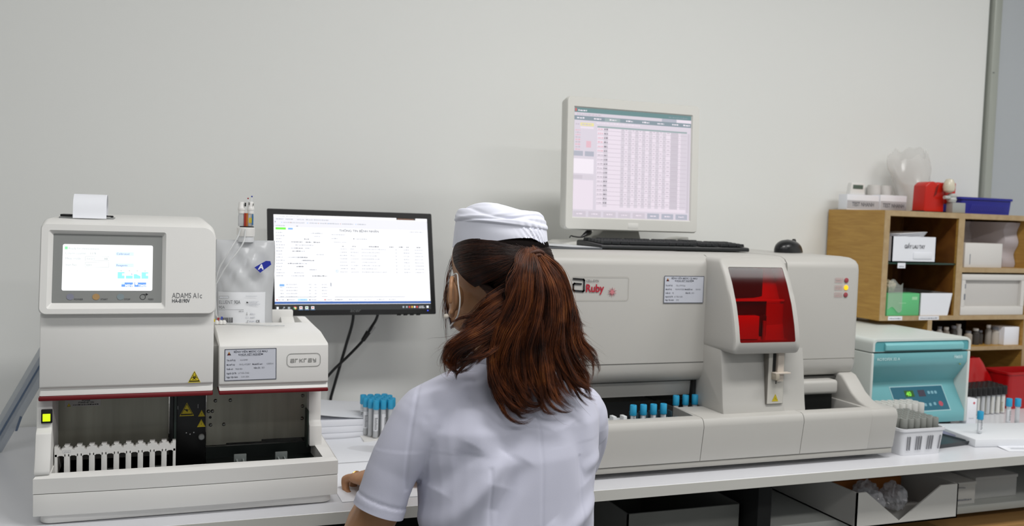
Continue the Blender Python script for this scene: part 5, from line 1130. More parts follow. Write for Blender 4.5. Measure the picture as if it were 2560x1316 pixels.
for S, E_, Wr, sd in ((LSH, LEL, LWR, -1), (RSH, REL, RWR, 1)):
    S, E_, Wr = Vector(S), Vector(E_), Vector(Wr)
    Mi = Vector((-.2035, .0, .910)) if sd < 0 else Vector((.202, .030, .888)); capsule(g, [S, Mi, S.lerp(E_, .72), E_], [.046, .038, .037, .0345]); capsule(g, [E_, E_.lerp(Wr, .3), Wr], [.0350, .0360, .0250])
    g.ball(E_+Vector((0, -.010, -.006)), .028, n=14)
    d = (Wr-E_).normalized() if sd > 0 else Vector((.02, .998, -.06)).normalized(); up = Vector((0, 0, 1)); up = (up-d*up.dot(d)).normalized(); side = d.cross(up)*(-sd)   # side points to the thumb
    # palm: flattened, slightly arched, tilted down to the bench
    pm = Wr+d*.045
    loops = []
    for t_, w_, h_ in ((-.1, .026, .022), (.15, .030, .019), (.5, .038, .0165), (.85, .041, .0145), (1.02, .036, .010)):
        c_ = Wr+d*(.085*t_)-up*(.010*t_); loops.append([c_+side*w_*math.cos(a)+up*h_*math.sin(a) for a in np.linspace(0, 2*pi, 18, endpoint=False)])
    g.loft(loops)
    for k, (o_, l_, r_, cur) in enumerate(((.030, .040, .0088, .55), (.0105, .045, .0092, .62), (-.010, .041, .0088, .72), (-.029, .033, .0080, .82))):
        r_ = r_*(1.16 if sd < 0 else 1)
        kn = Wr+d*(.082-.004*abs(k-1))+side*o_-up*.006; pts = [kn-d*.02]; p = kn; ang = -.10
        pts.append(p)
        for ph, ca in ((1, (.55 if sd > 0 else .25)*cur), (.68, (1.15 if sd > 0 else 1.95)*cur), (.52, (.75 if sd > 0 else 1.3)*cur)):
            ang -= ca; p = p+(d*math.cos(ang)+up*math.sin(ang)+side*(o_*2.2+((0, -.01, -.09, -.20)[k] if sd < 0 and ph == 1 else 0))).normalized()*l_*ph*.95; pts.append(p)
        g.tube(pts, [r_*1.12, r_*1.05, r_*.98, r_*.95, r_*.88, r_*.80, r_*.70], 12, k=4); g.ball(pts[-1], r_*.72, n=12); g.ball(pts[2], r_*1.03, n=12); g.ball(pts[1]+up*.001, r_*1.08, n=12)
        if sd < 0 and k == 2: RINGP = (pts[1].lerp(pts[2], .62), (pts[2]-pts[1]).normalized(), r_*1.0)
    b0 = Wr+d*.022+side*.026-up*.004
    tp = [b0-side*.012, b0+side*.012+d*.012-up*.008, b0+side*.020+d*.036-up*.017, b0+side*.016+d*.058-up*.022]
    g.tube(tp, [.014, .0125, .0105, .0095, .008], 12, k=4); g.ball(tp[-1], .0078, n=12)
for s in (-1, 1):
    capsule(g, [(s*.085, -.02, .53), (s*.10, .20, .535), (s*.105, .39, .525)], [.080, .070, .055]); capsule(g, [(s*.105, .39, .525), (s*.105, .40, .30), (s*.11, .405, .075)], [.054, .050, .034]); g.tube([(s*.11, .385, .045), (s*.113, .45, .045), (s*.118, .55, .03)], [.032, .036, .026], 14); g.ball((s*.118, .55, .03), (.03, .03, .022), n=14); g.ball((s*.11, .38, .042), .034, n=14)
M_skin = mat('skin', 'b0835f', .45, var=.05, vscale=18, Subsurface_Weight=.12, Subsurface_Scale=.01)
body = remeshed('body', g, M_skin, PE, .0029, 3)
# eyes
for s in (-1, 1):
    g = G(); g.ball((s*.030, .0985, 1.212), .0105, n=16); g.ball((s*.030, .1065, 1.212), (.0048, .003, .0048), 1, 12); part('eye', g, [mat('eye_white', 'e6e4e0', .25), mat('iris_brown', '2a160c', .2)], body)
g = G(); 
c_, ax, rr_ = RINGP; u = ax.orthogonal().normalized(); v = ax.cross(u)
g.tube([c_+(u*math.cos(a)+v*math.sin(a))*(rr_+.0022) for a in np.linspace(0, 2*pi, 21)], .0013, 8, k=1); part('ring', g, mat('gold', 'c99a4e', .25, 1), PE, label='gold ring on the left hand')
g = G(); g.ball((-.1130, .002, 1.160), .0046, n=16); part('earring', g, mat('pearl', 'e4dccf', .12), PE, label='pearl stud earring')

# --- uniform tunic
g = G()
g.loft([tring(.47, 0, -.055, .170, .130), tring(.56, 0, -.055, .180, .130), tring(.66, 0, -.048, .170, .112), tring(.77, .0, -.040, .160, .098), tring(.86, .0, -.034, .163, .098), tring(.93, .002, -.028, .172, .101), tring(.98, .004, -.022, .176, .096), tring(1.015, .006, -.018, .165, .082), tring(1.045, .006, -.014, .125, .066), tring(1.068, .004, -.008, .085, .058), tring(1.085, .002, -.004, .064, .056)])
SLL = [(-.155, -.010, .985, .056), (-.182, -.006, .95, .0485), (-.203, 0, .912, .0425), (-.215, .003, .878, .0415), (-.2255, .006, .845, .0425), (-.230, .0072, .832, .043)]
SLR = [(.165, -.004, .965, .056), (.188, .010, .93, .049), (.202, .030, .89, .0435), (.208, .053, .86, .0425), (.211, .075, .834, .0425), (.212, .085, .822, .0425)]
def sleeve(S):
    g.tube([p[:3] for p in S], [p[3] for p in S], 28, k=4); g.ball(S[0][:3], S[0][3], n=24); a, b = Vector(S[-2][:3]), Vector(S[-1][:3]); return a, (b-a).normalized()
capsule(g, [(-.09, -.012, 1.012), (-.148, -.012, .994)], [.060, .056]); capsule(g, [(.09, -.012, 1.002), (.158, -.006, .974)], [.060, .056])
LS, LD = sleeve(SLL); RS, RD = sleeve(SLR)
def seg_d(p, a, b):
    a, b = np.array(a), np.array(b); ab = b-a; t = np.clip(((p-a)@ab)/(ab@ab), 0, 1); return np.linalg.norm(p-(a+t[:, None]*ab), axis=1)
def taper(p, a, b):
    a, b = np.array(a), np.array(b); ab = b-a; t = np.clip(((p-a)@ab)/(ab@ab), 0, 1); return (4*t*(1-t))**.7
def tunic_post(me):
    bm = bmesh.new(); bm.from_mesh(me)
    for e, d in ((LS, LD), (RS, RD)):     # open sleeve ends, neck and bottom with clean cuts
        fs = [f for f in bm.faces if (f.calc_center_median()-e).length < .085 and abs((f.calc_center_median()-e).dot(d)) < .03 and (f.calc_center_median().x < -.176 if e.x < 0 else f.calc_center_median().x > .1665)]
        ge = list({v for f in fs for v in f.verts})+list({x_ for f in fs for x_ in f.edges})+fs
        bmesh.ops.bisect_plane(bm, geom=ge, plane_co=e, plane_no=d, clear_outer=True)
    bmesh.ops.bisect_plane(bm, geom=bm.verts[:]+bm.edges[:]+bm.faces[:], plane_co=(0, 0, .474), plane_no=(0, 0, -1), clear_outer=True)
    bmesh.ops.bisect_plane(bm, geom=bm.verts[:]+bm.edges[:]+bm.faces[:], plane_co=(0, 0, 1.0815), plane_no=(0, 0, 1), clear_outer=True)
    bmesh.ops.remove_doubles(bm, verts=bm.verts[:], dist=.0009)
    for e, d in ((LS, LD), (RS, RD)):
        for v in bm.verts:
            if v.is_boundary and (v.co-e).length < .075 and abs((v.co-e).dot(d)) < .002: v.co -= d*(v.co-e).dot(d)
    bm.normal_update(); n = len(bm.verts)
    co = np.array([v.co for v in bm.verts]); no = np.array([v.normal for v in bm.verts])
    disp = np.zeros(n); x, y, z = co.T; back = (no[:, 1] < .15)
    pull = lambda d, w: np.exp(-(d/w)**2)
    dax = lambda S: np.min([np.linalg.norm(co-(np.array(a[:3])+np.clip(((co-np.array(a[:3]))@(np.array(b[:3])-np.array(a[:3])))/np.sum((np.array(b[:3])-np.array(a[:3]))**2), 0, 1)[:, None]*(np.array(b[:3])-np.array(a[:3]))), axis=1) for a, b in zip(S[1:], S[2:])], axis=0)
    arm_l = (dax(SLL) < .050) & (x < -.150) & (z < .97); arm_r = (dax(SLR) < .050) & (x > .150) & (z < .96)
    tor = ~(arm_l | arm_r)
    xz = np.stack([x, z], 1)
    # soft folds: lines drawn on the back (x, z) with height and width
    for a, b, h, w in (((-.060, .950), (-.165, .815), .0065, .016), ((-.025, .935), (-.120, .790), -.0050, .016), ((-.115, .965), (-.160, .890), -.0042, .014), ((-.085, .86), (-.130, .74), .0035, .012), ((.050, .800), (.140, .850), .0042, .014), ((.03, .775), (.13, .80), -.0035, .012),
                       ((-.10, 1.02), (-.115, .95), .0030, .022), ((-.035, 1.0), (-.075, .90), -.0030, .024), ((.075, .985), (.11, .88), -.0032, .022), ((.02, .83), (.075, .74), .0035, .016), ((-.02, .82), (.03, .72), -.0035, .015), ((.11, .78), (.13, .70), .003, .012), ((.155, .92), (.10, .90), .003, .012)):
        disp += np.where(tor & back, 1.9*h*pull(seg_d(xz, a, b), w)*taper(xz, a, b), 0)
    yz = np.stack([x*.6+y*.8, z], 1)
    for a, b, h, w in (((-.125, .930), (-.150, .860), .0035, .010), ((-.14, .94), (-.175, .865), -.0030, .009), ((-.118, .90), (-.135, .862), .0030, .008)):
        disp += np.where(arm_l, h*pull(seg_d(xz, a, b), w), 0)
    for a, b, h, w in (((.165, .95), (.20, .86), .004, .012), ((.185, .95), (.225, .87), -.003, .012)):
        disp += np.where(arm_r, h*pull(seg_d(xz, a, b), w), 0)
    disp += .0012*np.sin(38*x+21*z+2*np.sin(17*z))*np.sin(23*z-9*x) * np.where(z < .95, 1, .5)
    # seams
    gro = lambda d: -.0014*np.exp(-(d/.0030)**2)
    disp += np.where(back & tor & (z < 1.03), gro(np.abs(x-.004)), 0)
    disp += np.where(back & tor & (z < .93), gro(np.abs(x+.088+.10*(z-.80)**2))+gro(np.abs(x-.092-.10*(z-.80)**2)), 0)
    pv = .85*x-.53*y
    disp += np.where((z > .885) & (z < 1.05) & (no[:, 1] < .3), 1.2*gro(np.abs(pv+.146-.10*(z-.95)-.9*np.maximum(0, .96-z)**2)), 0)
    pl = (co-np.array(LS))@np.array(LD); disp += np.where(arm_l, gro(np.abs(pl+.019)), 0)+np.where(arm_l & (pl > -.018), .0012, 0)
    pr = (co-np.array(RS))@np.array(RD); disp += np.where(arm_r, gro(np.abs(pr+.019)), 0)+np.where(arm_r & (pr > -.018), .0012, 0)
    disp = np.where((dax(SLL) < .06) & (x < -.17) & (pl > -.007) | (dax(SLR) < .06) & (x > .16) & (pr > -.007), .0010, disp)
    for q_, dd, ee in ((pl, LD, LS), (pr, RD, RS)):
        nr = np.where((np.abs(q_) < .008) & (np.linalg.norm(co-np.array(ee), axis=1) < .07)); dv = np.array(dd); no[nr] -= (no[nr]@dv)[:, None]*dv
    co += no*disp[:, None]
    for v, c in zip(bm.verts, co): v.co = c
    bedge = [e for e in bm.edges if e.is_boundary]
    for e_ in bedge: e_.smooth = False
    bmesh.ops.recalc_face_normals(bm, faces=bm.faces); 
    ret = bmesh.ops.extrude_edge_only(bm, edges=bedge); nv = [v for v in ret['geom'] if isinstance(v, bmesh.types.BMVert)]
    cl = Vector(LS); cr = Vector(RS)
    for v in nv:
        if (v.co-cl).length < .075 and v.co.z > .6: v.co = v.co.lerp(cl, .06)-LD*.007
        elif (v.co-cr).length < .075 and v.co.z > .6: v.co = v.co.lerp(cr, .06)-RD*.007
        else: v.co = v.co*1.0+Vector((0, 0, -.004 if v.co.z > 1 else .006))
    bm.to_mesh(me); bm.free()
M_cloth = mat('white_uniform_cloth', 'c9cadb', .75, bump=.06, bscale=900, Sheen_Weight=.15)
tunic = remeshed('tunic', g, M_cloth, PE, .0030, 10, tunic_post)
g = G(); g.loft([[(.0565*math.cos(a)*s, -.004+.051*math.sin(a)*s, z+.006*math.sin(a)) for a in np.linspace(0, 2*pi, 40, endpoint=False)] for s, z in ((1.12, 1.062), (1.10, 1.078), (1.04, 1.094), (1.0, 1.094), (1.05, 1.076))]); part('collar', g, M_cloth, tunic, smooth=60)
# trousers and shoes (below the frame)
g = G()
g.loft([tring(.462, 0, -.05, .165, .125), tring(.55, 0, -.045, .17, .125), tring(.60, 0, -.045, .165, .12)])
for s in (-1, 1): capsule(g, [(s*.088, -.02, .535), (s*.10, .20, .54), (s*.105, .395, .53)], [.088, .080, .066]); capsule(g, [(s*.105, .395, .53), (s*.105, .405, .30), (s*.11, .405, .10)], [.065, .062, .056])
remeshed('trousers', g, mat('white_trousers', 'cdced8', .8), PE, .008, 4)
for s in (-1, 1):
    g = G(); g.loft([[(s*.113+w*math.cos(a), .46+l*math.sin(a), z) for a in np.linspace(0, 2*pi, 28, endpoint=False)] for z, w, l in ((0.0, .046, .128), (.018, .048, .130), (.04, .044, .122), (.066, .038, .100), (.078, .030, .07))]); part('shoe', g, mat('white_shoe', 'd8d8d8', .5), PE)

# --- cap
M_capc = mat('white_cap_cloth', 'e9ebf8', .75, bump=.05, bscale=900, Sheen_Weight=.15)
CX, CY = -.0015, .018
def cap_pt(az, v):
    """az: 0 right side, pi/2 face, pi left, 3pi/2 back; v 0 band edge .. 1 crown middle"""
    ca, sa = math.cos(az), math.sin(az)
    back = max(0, -sa)
    zb = 1.270-.004*ca+.026*back**1.5*(1-.25*max(0, ca))-.012*max(0, ca)*back; zt = 1.3135-.006*ca
    gather = math.exp(-((az-4.86)/.34)**2)
    a_, b_ = .0775, .0955
    if v < .42:
        t = v/.42; z = zb+(zt-zb)*t; s = 1.012-.052*t+.008*math.sin(pi*t)
        s += gather*(.017*math.sin(az*80+2.5*math.sin(9*t))*(.35+.65*abs(2*t-1))+.010*math.sin(az*47+t*8)+.014)
        s += .005*math.sin(6*az+1.2+3*t)*math.sin(pi*t)
    else:
        t = (v-.42)/.58; th = t*pi/2
        z = zt+.0335*math.sin(th)**1.05; s = math.cos(th)**.44*(.985+.022*math.sin(min(1, t*1.6)*pi)*max(0, .4+.6*ca))
        if t < .06: s = .968-.006*math.sin(t/.06*pi)+.017*t/.06
        f = math.sin(4*az+6*t+1.0)*.5+math.sin(2*az-5*t+.4)*.6
        s += .010*f*math.sin(min(1, t*1.4)*pi)**.8; z += .0028*math.sin(3*az-6*t+1.5)*math.sin(pi*t)+.002*math.sin(2*az+9*t)*math.sin(pi*t)
        s += gather*.016*math.sin(az*34+t*6)*max(0, 1-t*2.4)
        # long soft creases running slantwise round the crown
        for k0, k1, hgt, wd in ((.16, .22, -.030, .045), (.42, -.20, -.022, .05), (.30, .30, .020, .05), (.62, .12, -.014, .06), (.10, -.10, .016, .04)):
            d_ = t-(k0+k1*math.sin((az-3.6)*1.0)); s += hgt*math.exp(-(d_/wd)**2)*(.35+.65*max(back, abs(ca)*.7)); z += .12*hgt*math.exp(-(d_/wd)**2)*max(0, .5-abs(t-.5))
    return Vector((CX+a_*s*ca, CY+b_*s*sa, z))
g = G(); nA, nV = 220, 64
g.loft([[cap_pt(2*pi*i/nA, 0)*.0+Vector((CX+(cap_pt(2*pi*i/nA, 0).x-CX)*.955, CY+(cap_pt(2*pi*i/nA, 0).y-CY)*.955, cap_pt(2*pi*i/nA, 0).z+.008)) for i in range(nA)]]+[[cap_pt(2*pi*i/nA, j/nV*.995) for i in range(nA)] for j in range(nV+1)], False, True)
part('cap', g, M_capc, PE, smooth=180)

# --- mask
g = G()
def mk(u, v):
    a = math.radians(-72+144*u)+pi/2; z = 1.128+.085*v; w = .080-.014*abs(v-.55); b = .052+.026*math.sin(pi*v)+.008*(v > .6)
    return (w*math.cos(a)*1.02, .045+b*math.sin(a)*1.12, z+.004*math.sin(8*v))
g.grid(mk, 24, 14, th=.0012); mp = part('face_mask', g, mat('mask_white', 'dcdde2', .8), PE, smooth=60)
for s in (-1, 1):
    g = G(); g.tube([(s*.072, .080, 1.205), (s*.086, .035, 1.224), (s*.0925, .006, 1.231), (s*.0935-.004, -.008, 1.214), (s*.0925-.004, -.014, 1.188), (s*.0925-.004, -.008, 1.162), (s*.090-.002, .022, 1.142), (s*.070, .066, 1.134)], .0013, 8); part('ear_loop', g, mat('loop_white', 'e4e2e0', .6), mp)

# --- hair
def hair_mat(name, stops, rough):
    m = bpy.data.materials.new(name); m.use_nodes = True; nt = m.node_tree; b = nt.nodes['Principled BSDF']
    ge = nt.nodes.new('ShaderNodeNewGeometry'); r = nt.nodes.new('ShaderNodeValToRGB'); e = r.color_ramp.elements
    e[0].position, e[0].color = stops[0][0], (*lin(stops[0][1]), 1); e[1].position, e[1].color = stops[-1][0], (*lin(stops[-1][1]), 1)
    for p, c in stops[1:-1]: n_ = e.new(p); n_.color = (*lin(c), 1)
    tc = nt.nodes.new('ShaderNodeTexCoord'); nz = nt.nodes.new('ShaderNodeTexNoise'); nz.inputs['Scale'].default_value = 28; nz.inputs['Detail'].default_value = 2
    mh = nt.nodes.new('ShaderNodeMath'); mh.operation = 'MULTIPLY_ADD'; mh.inputs[1].default_value = .55
    m2 = nt.nodes.new('ShaderNodeMath'); m2.operation = 'MULTIPLY_ADD'; m2.inputs[1].default_value = 1.1; m2.inputs[2].default_value = -.30
    nt.links.new(tc.outputs['Object'], nz.inputs['Vector']); nt.links.new(nz.outputs['Fac'], m2.inputs[0]); nt.links.new(ge.outputs['Random Per Island'], mh.inputs[0]); nt.links.new(m2.outputs[0], mh.inputs[2]); nt.links.new(mh.outputs[0], r.inputs['Fac']); nt.links.new(r.outputs['Color'], b.inputs['Base Color'])
    b.inputs['Roughness'].default_value = rough; b.inputs['Specular IOR Level'].default_value = .45; return m
M_h1 = hair_mat('dark_hair', [(0, '0c0504'), (.5, '1f0d07'), (.8, '3f1e0e'), (1, '6a3417')], .38)
M_h2 = hair_mat('auburn_hair', [(0, '160805'), (.35, '3a1a0b'), (.68, '70391a'), (.9, '9a5828'), (1, 'a8703c')], .34)
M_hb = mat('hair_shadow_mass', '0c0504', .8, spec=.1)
GUIDE = {
 'A': [(-0.016, -0.09, 1.273), (-0.036, -0.106, 1.242), (-0.048, -0.11, 1.207), (-0.062, -0.108, 1.172), (-0.076, -0.104, 1.133), (-0.084, -0.105, 1.092), (-0.072, -0.115, 1.051), (-0.042, -0.12, 1.026), (-0.005, -0.118, 1.028), (0.003, -0.116, 1.042)],
 'B': [(-0.014, -0.092, 1.273), (-0.029, -0.112, 1.236), (-0.044, -0.114, 1.191), (-0.048, -0.11, 1.146), (-0.051, -0.11, 1.1), (-0.049, -0.118, 1.063), (-0.034, -0.125, 1.033), (-0.002, -0.12, 1.027)],
 'C': [(-0.009, -0.092, 1.273), (-0.01, -0.115, 1.236), (-0.01, -0.118, 1.184), (-0.015, -0.115, 1.132), (-0.013, -0.118, 1.086), (-0.006, -0.125, 1.048), (0.012, -0.128, 1.016), (0.037, -0.125, 1.016)],
 'D': [(-0.005, -0.09, 1.273), (0.012, -0.112, 1.236), (0.024, -0.115, 1.183), (0.022, -0.112, 1.13), (0.026, -0.115, 1.083), (0.041, -0.12, 1.047), (0.062, -0.122, 1.024), (0.083, -0.12, 1.026)],
 'E': [(0.003, -0.085, 1.271), (0.033, -0.105, 1.235), (0.05, -0.108, 1.182), (0.052, -0.105, 1.134), (0.069, -0.108, 1.093), (0.099, -0.11, 1.058), (0.114, -0.11, 1.032), (0.101, -0.11, 1.023)],
 'F': [(0.008, -0.08, 1.27), (0.047, -0.098, 1.228), (0.068, -0.1, 1.174), (0.08, -0.1, 1.132), (0.103, -0.1, 1.104), (0.125, -0.1, 1.075), (0.124, -0.1, 1.058)],
 'F2': [(0.01, -0.078, 1.269), (0.055, -0.09, 1.224), (0.079, -0.09, 1.165), (0.098, -0.09, 1.123), (0.13, -0.09, 1.094), (0.135, -0.092, 1.07), (0.121, -0.095, 1.05)],
 'G1': [(0.012, -0.075, 1.267), (0.06, -0.085, 1.22), (0.079, -0.085, 1.172), (0.095, -0.085, 1.149), (0.111, -0.085, 1.144), (0.113, -0.085, 1.13)],
 'G2': [(0.007, -0.08, 1.267), (0.049, -0.09, 1.221), (0.07, -0.09, 1.159), (0.09, -0.09, 1.132), (0.104, -0.09, 1.123), (0.104, -0.09, 1.102)],
 'M1': [(-0.019, -0.09, 1.27), (-0.042, -0.108, 1.236), (-0.049, -0.11, 1.207), (-0.044, -0.108, 1.186)],
 'M2': [(-0.016, -0.096, 1.268), (-0.034, -0.116, 1.23), (-0.041, -0.12, 1.179), (-0.06, -0.112, 1.134), (-0.071, -0.105, 1.094), (-0.063, -0.11, 1.062), (-0.046, -0.118, 1.043)],
 'N1': [(-0.013, -0.096, 1.268), (-0.018, -0.122, 1.217), (-0.025, -0.124, 1.166), (-0.034, -0.118, 1.12), (-0.032, -0.12, 1.081), (-0.022, -0.128, 1.046), (0.0, -0.128, 1.031)],
 'N2': [(-0.009, -0.095, 1.268), (0.001, -0.12, 1.217), (0.004, -0.122, 1.165), (-0.001, -0.118, 1.119), (0.007, -0.12, 1.079), (0.026, -0.125, 1.042), (0.05, -0.125, 1.025)],
 'N3': [(-0.004, -0.092, 1.268), (0.022, -0.115, 1.216), (0.035, -0.116, 1.163), (0.035, -0.112, 1.116), (0.05, -0.114, 1.075), (0.076, -0.115, 1.046), (0.095, -0.115, 1.035)],
 'H1': [(-0.049, -0.1, 1.197), (-0.085, -0.098, 1.175), (-0.113, -0.085, 1.145), (-0.136, -0.075, 1.124), (-0.147, -0.07, 1.103), (-0.143, -0.07, 1.088), (-0.127, -0.075, 1.092), (-0.12, -0.08, 1.106)],
 'H2': [(-0.048, -0.105, 1.184), (-0.089, -0.1, 1.156), (-0.122, -0.088, 1.134), (-0.14, -0.078, 1.112), (-0.146, -0.075, 1.094), (-0.15, -0.075, 1.072)],
 'H3': [(-0.042, -0.108, 1.178), (-0.079, -0.103, 1.146), (-0.109, -0.092, 1.13), (-0.134, -0.085, 1.119), (-0.147, -0.08, 1.106), (-0.151, -0.08, 1.096), (-0.133, -0.08, 1.097), (-0.112, -0.085, 1.107)],
 'H4': [(-0.044, -0.105, 1.19), (-0.078, -0.1, 1.178), (-0.099, -0.085, 1.164), (-0.113, -0.075, 1.154), (-0.126, -0.07, 1.137)],
 'H5': [(-0.055, -0.1, 1.164), (-0.083, -0.098, 1.133), (-0.107, -0.09, 1.113), (-0.126, -0.085, 1.098), (-0.139, -0.08, 1.085), (-0.14, -0.08, 1.072)],
 'H6': [(-0.039, -0.11, 1.171), (-0.067, -0.108, 1.133), (-0.095, -0.1, 1.114), (-0.118, -0.09, 1.104), (-0.133, -0.085, 1.095)],
 'K1': [(-0.057, -0.09, 1.209), (-0.081, -0.085, 1.189), (-0.098, -0.07, 1.169), (-0.108, -0.06, 1.157), (-0.114, -0.058, 1.148), (-0.118, -0.055, 1.157)],
 'T1': [(-0.076, 0.055, 1.259), (-0.08, 0.065, 1.223), (-0.079, 0.07, 1.174), (-0.076, 0.07, 1.124), (-0.07, 0.065, 1.089)],
 'T2': [(-0.076, 0.05, 1.252), (-0.078, 0.065, 1.202), (-0.079, 0.07, 1.152), (-0.072, 0.065, 1.11)],
 'P1': [(-0.042, -0.115, 1.166), (-0.046, -0.118, 1.121), (-0.042, -0.12, 1.082), (-0.029, -0.125, 1.043), (-0.003, -0.125, 1.021)],
 'P2': [(-0.006, -0.12, 1.165), (-0.008, -0.12, 1.119), (0.0, -0.122, 1.08), (0.018, -0.127, 1.04), (0.047, -0.125, 1.017)],
 'P3': [(0.04, -0.112, 1.142), (0.046, -0.112, 1.102), (0.069, -0.112, 1.067), (0.097, -0.112, 1.041), (0.113, -0.11, 1.022)],
 'Q1': [(-0.069, -0.1, 1.126), (-0.077, -0.1, 1.094), (-0.076, -0.108, 1.063), (-0.056, -0.115, 1.037), (-0.031, -0.12, 1.022), (-0.01, -0.118, 1.026)],
}
RADS = {'H1': .0115, 'H2': .0115, 'H3': .0105, 'H6': .011, 'T1': .003, 'T2': .003, 'G1': .007, 'G2': .008, 'K1': .006, 'H4': .009, 'H5': .010, 'F2': .011, 'M1': .012}
def strand_mesh(name, paths, radii, m, par):
    """many thin tapered three-sided hairs as one mesh"""
    K = paths.shape[1]; N = paths.shape[0]
    d = np.gradient(paths, axis=1); d /= np.linalg.norm(d, axis=2, keepdims=True)+1e-9
    ref = np.array([.31, .93, .19]); u = np.cross(d, ref); u /= np.linalg.norm(u, axis=2, keepdims=True)+1e-9; v = np.cross(d, u)
    tap = np.interp(np.linspace(0, 1, K), [0, .1, .75, 1], [.8, 1, .9, .15])
    V = np.stack([paths+(u*math.cos(a)+v*math.sin(a))*(radii[:, None, None]*tap[None, :, None]) for a in (0, 2*pi/3, 4*pi/3)], axis=2).reshape(-1, 3)
    base = (np.arange(N)[:, None]*K+np.arange(K-1)[None, :])*3; F = []
    for a in range(3):
        b = (a+1) % 3; F.append(np.stack([base+a, base+b, base+3+b, base+3+a], axis=-1).reshape(-1, 4))
    F = np.concatenate(F)
    me = bpy.data.meshes.new(name); me.vertices.add(len(V)); me.vertices.foreach_set('co', V.astype(np.float32).ravel())
    me.loops.add(F.size); me.loops.foreach_set('vertex_index', F.astype(np.int32).ravel()); me.polygons.add(len(F))
    me.polygons.foreach_set('loop_start', (np.arange(len(F))*4).astype(np.int32)); me.update(calc_edges=True); me.validate()
    me.materials.append(m); me.shade_smooth()
    o = bpy.data.objects.new(name, me); COL.objects.link(o); o.parent = par; return o
def catmull(P, K):
    Q = np.array(smooth_path(P, 10)); s = np.concatenate([[0], np.cumsum(np.linalg.norm(np.diff(Q, axis=0), axis=1))]); t = np.linspace(0, s[-1], K)
    return np.stack([np.interp(t, s, Q[:, i]) for i in range(3)], 1)
# dark mass under the strands
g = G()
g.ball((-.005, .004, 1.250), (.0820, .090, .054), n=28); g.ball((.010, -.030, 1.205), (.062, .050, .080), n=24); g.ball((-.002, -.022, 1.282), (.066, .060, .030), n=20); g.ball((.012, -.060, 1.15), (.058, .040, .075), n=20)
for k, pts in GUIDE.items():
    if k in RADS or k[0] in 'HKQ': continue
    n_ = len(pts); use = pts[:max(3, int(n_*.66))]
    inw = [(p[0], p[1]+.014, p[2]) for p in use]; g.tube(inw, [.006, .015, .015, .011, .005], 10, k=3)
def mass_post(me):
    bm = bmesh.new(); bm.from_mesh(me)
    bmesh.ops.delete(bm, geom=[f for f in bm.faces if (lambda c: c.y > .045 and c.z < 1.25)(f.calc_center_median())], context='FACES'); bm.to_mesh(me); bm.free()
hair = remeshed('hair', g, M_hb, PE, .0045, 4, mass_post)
K = 22; P1 = []; 
tie = np.array([-.005, -.086, 1.270])
for i in range(5200):   # combed back to the tie
    side = RNG.random() < .62
    if side: th = RNG.uniform(.0, 1.0); st = np.array([-.086-.002*RNG.random(), .055-.085*th, 1.285-.080*th**.9])
    else: th = RNG.uniform(0, 1); st = np.array([.079, .05-.08*th, 1.285-.06*th])
    if RNG.random() < .25: st = np.array([RNG.uniform(-.06, .06), -.07+RNG.uniform(0, .02), RNG.uniform(1.20, 1.23)])
    if i % 7 == 0: st = np.array([RNG.uniform(-.055, .05), -.060-.012*RNG.random(), 1.306])
    c = np.array([-.005, .006, 1.248]); R_0 = np.array([.0860, .0950, .072])
    a = (st-c)/R_0; b = (tie+RNG.normal(0, .004, 3)-c)/R_0; la, lb = np.linalg.norm(a), np.linalg.norm(b); a /= la; b /= lb
    om = math.acos(np.clip(a@b, -1, 1)); t = np.linspace(0, 1, K)[:, None]
    s = (np.sin((1-t)*om)*a+np.sin(t*om)*b)/math.sin(om); lift = 1.0+.018*RNG.random()+.02*np.sin(t*pi)*RNG.random()
    P1.append(c+s*R_0*lift)
for i in range(2200):   # nape hair falling from behind the ear towards the loose locks
    th = RNG.random(); st = np.array([-.074+.02*th*RNG.random(), -.012-.05*th+.02*RNG.random()*(1-th), 1.238-.035*th])
    md = np.array([-.060+.035*th, -.055-.020*th, 1.20-.015*th]); en = np.array([-.030+.04*RNG.random(), -.094, 1.165-.03*RNG.random()])
    t = np.linspace(0, 1, K)[:, None]; P1.append((1-t)**2*st+2*t*(1-t)*md+t*t*en+RNG.normal(0, .0012, 3))
P1 = np.array(P1); strand_mesh('combed_hair', P1, RNG.uniform(.00020, .00040, len(P1)), M_h1, hair)
P2 = []
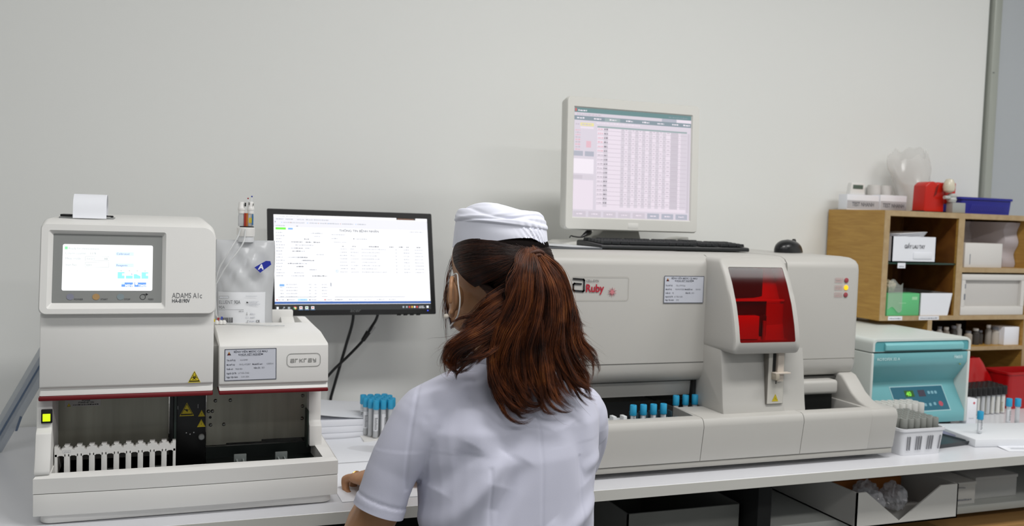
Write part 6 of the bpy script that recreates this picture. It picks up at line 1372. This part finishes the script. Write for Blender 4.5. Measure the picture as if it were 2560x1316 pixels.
for k, pts in GUIDE.items():
    C = catmull(pts, K); Rk = RADS.get(k, .0155); n_ = 26 if k in ('T1', 'T2') else (150 if Rk < .012 else 300)
    t = np.linspace(0, 1, K); prof = np.interp(t, [0, .12, .45, .78, 1], [.35, .8, 1, .72, .45])*Rk if not k.startswith('H') else np.interp(t, [0, .3, .8, 1], [1, 1, .75, .4])*Rk*.9
    thin = k in ('T1', 'T2'); nc = 2 if thin else (5 if Rk < .012 else 8)
    for c_i in range(nc):
        q = RNG.normal(0, .60, 3); q /= max(1, np.linalg.norm(q)/1.05); q[1] *= .75
        ph = RNG.uniform(0, 6.28); turns = RNG.uniform(.9, 1.9); amp = 0 if thin else RNG.uniform(.006, .017)*(1 if Rk >= .012 else .7)
        cw = np.clip((t-.45)/.45, 0, 1)**1.5; wav = RNG.uniform(.0025, .0085)*(0 if thin else 1); fw = RNG.uniform(5, 10)
        ang = ph+2*pi*turns*t
        Cc = C+prof[:, None]*q[None, :]*(1 if thin else np.interp(t, [0, .5, 1], [1, 1, 1.25])[:, None])
        Cc = Cc+amp*cw[:, None]*np.stack([np.cos(ang), .5*np.sin(ang), .8*np.sin(ang)], 1)+wav*np.stack([np.sin(fw*t+ph), .5*np.cos(fw*.9*t+ph), .4*np.sin(fw*t)], 1)*np.clip(t*2.2-.15, 0, 1)[:, None]
        rc = (.0030 if thin else RNG.uniform(.0030, .0064))*np.interp(t, [0, .2, .6, 1], [.9, 1, .9, .35]); L1 = RNG.uniform(.84, 1.0)
        for i in range(6 if thin else 84):
            r_ = RNG.normal(0, .55, 3); p2 = RNG.uniform(0, 6.28, 2)
            p = Cc+rc[:, None]*r_[None, :]+.0006*np.stack([np.sin(14*t+p2[0]), 0*t, np.sin(12*t+p2[1])], 1)
            s = np.linspace(0, L1*RNG.uniform(.86, 1.0), K); p = np.stack([np.interp(s, t, p[:, j]) for j in range(3)], 1)
            if RNG.random() < .05: p = p+np.outer(np.clip(t-.45, 0, 1)**1.5, RNG.normal(0, .03, 3)*np.array([1, .5, 1]))
            P2.append(p)
P2 = np.array(P2)
# keep hair outside the back of the tunic
strand_mesh('loose_hair', P2, RNG.uniform(.00018, .00036, len(P2)), M_h2, hair)
g = G(); g.tube([(-.024, -.086, 1.262), (-.019, -.097, 1.270), (-.004, -.103, 1.2755), (.010, -.098, 1.2725), (.014, -.088, 1.266)], [.002, .0032, .0038, .0032, .002], 10); g.tube([(-.021, -.090, 1.259), (-.014, -.100, 1.266), (-.002, -.104, 1.270), (.010, -.099, 1.267)], [.002, .0028, .003, .002], 10); part('hair_twist', g, mat('twist_brown', '4a2410', .5, bump=.6, bscale=500), hair, smooth=80)
# --- stool
ST = thing('stool', 'round grey stool under the seated person', 'stool', (PX-.0+.05*math.sin(PRZ), PY-.05*math.cos(PRZ), 0), PRZ)
g = G(); g.lathe([(.0001, .415), (.16, .415), (.168, .422), (.168, .450), (.160, .458), (.0001, .459)], n=36); part('seat', g, mat('stool_grey', '5b5d60', .5), ST)
for i in range(4):
    a = pi/4+i*pi/2; g = G(); g.tube([(.11*math.cos(a), .11*math.sin(a), .416), (.17*math.cos(a), .17*math.sin(a), .001)], .011, 12, k=1); part('leg', g, mat('chrome_leg', 'a5a7aa', .25, .9), ST)
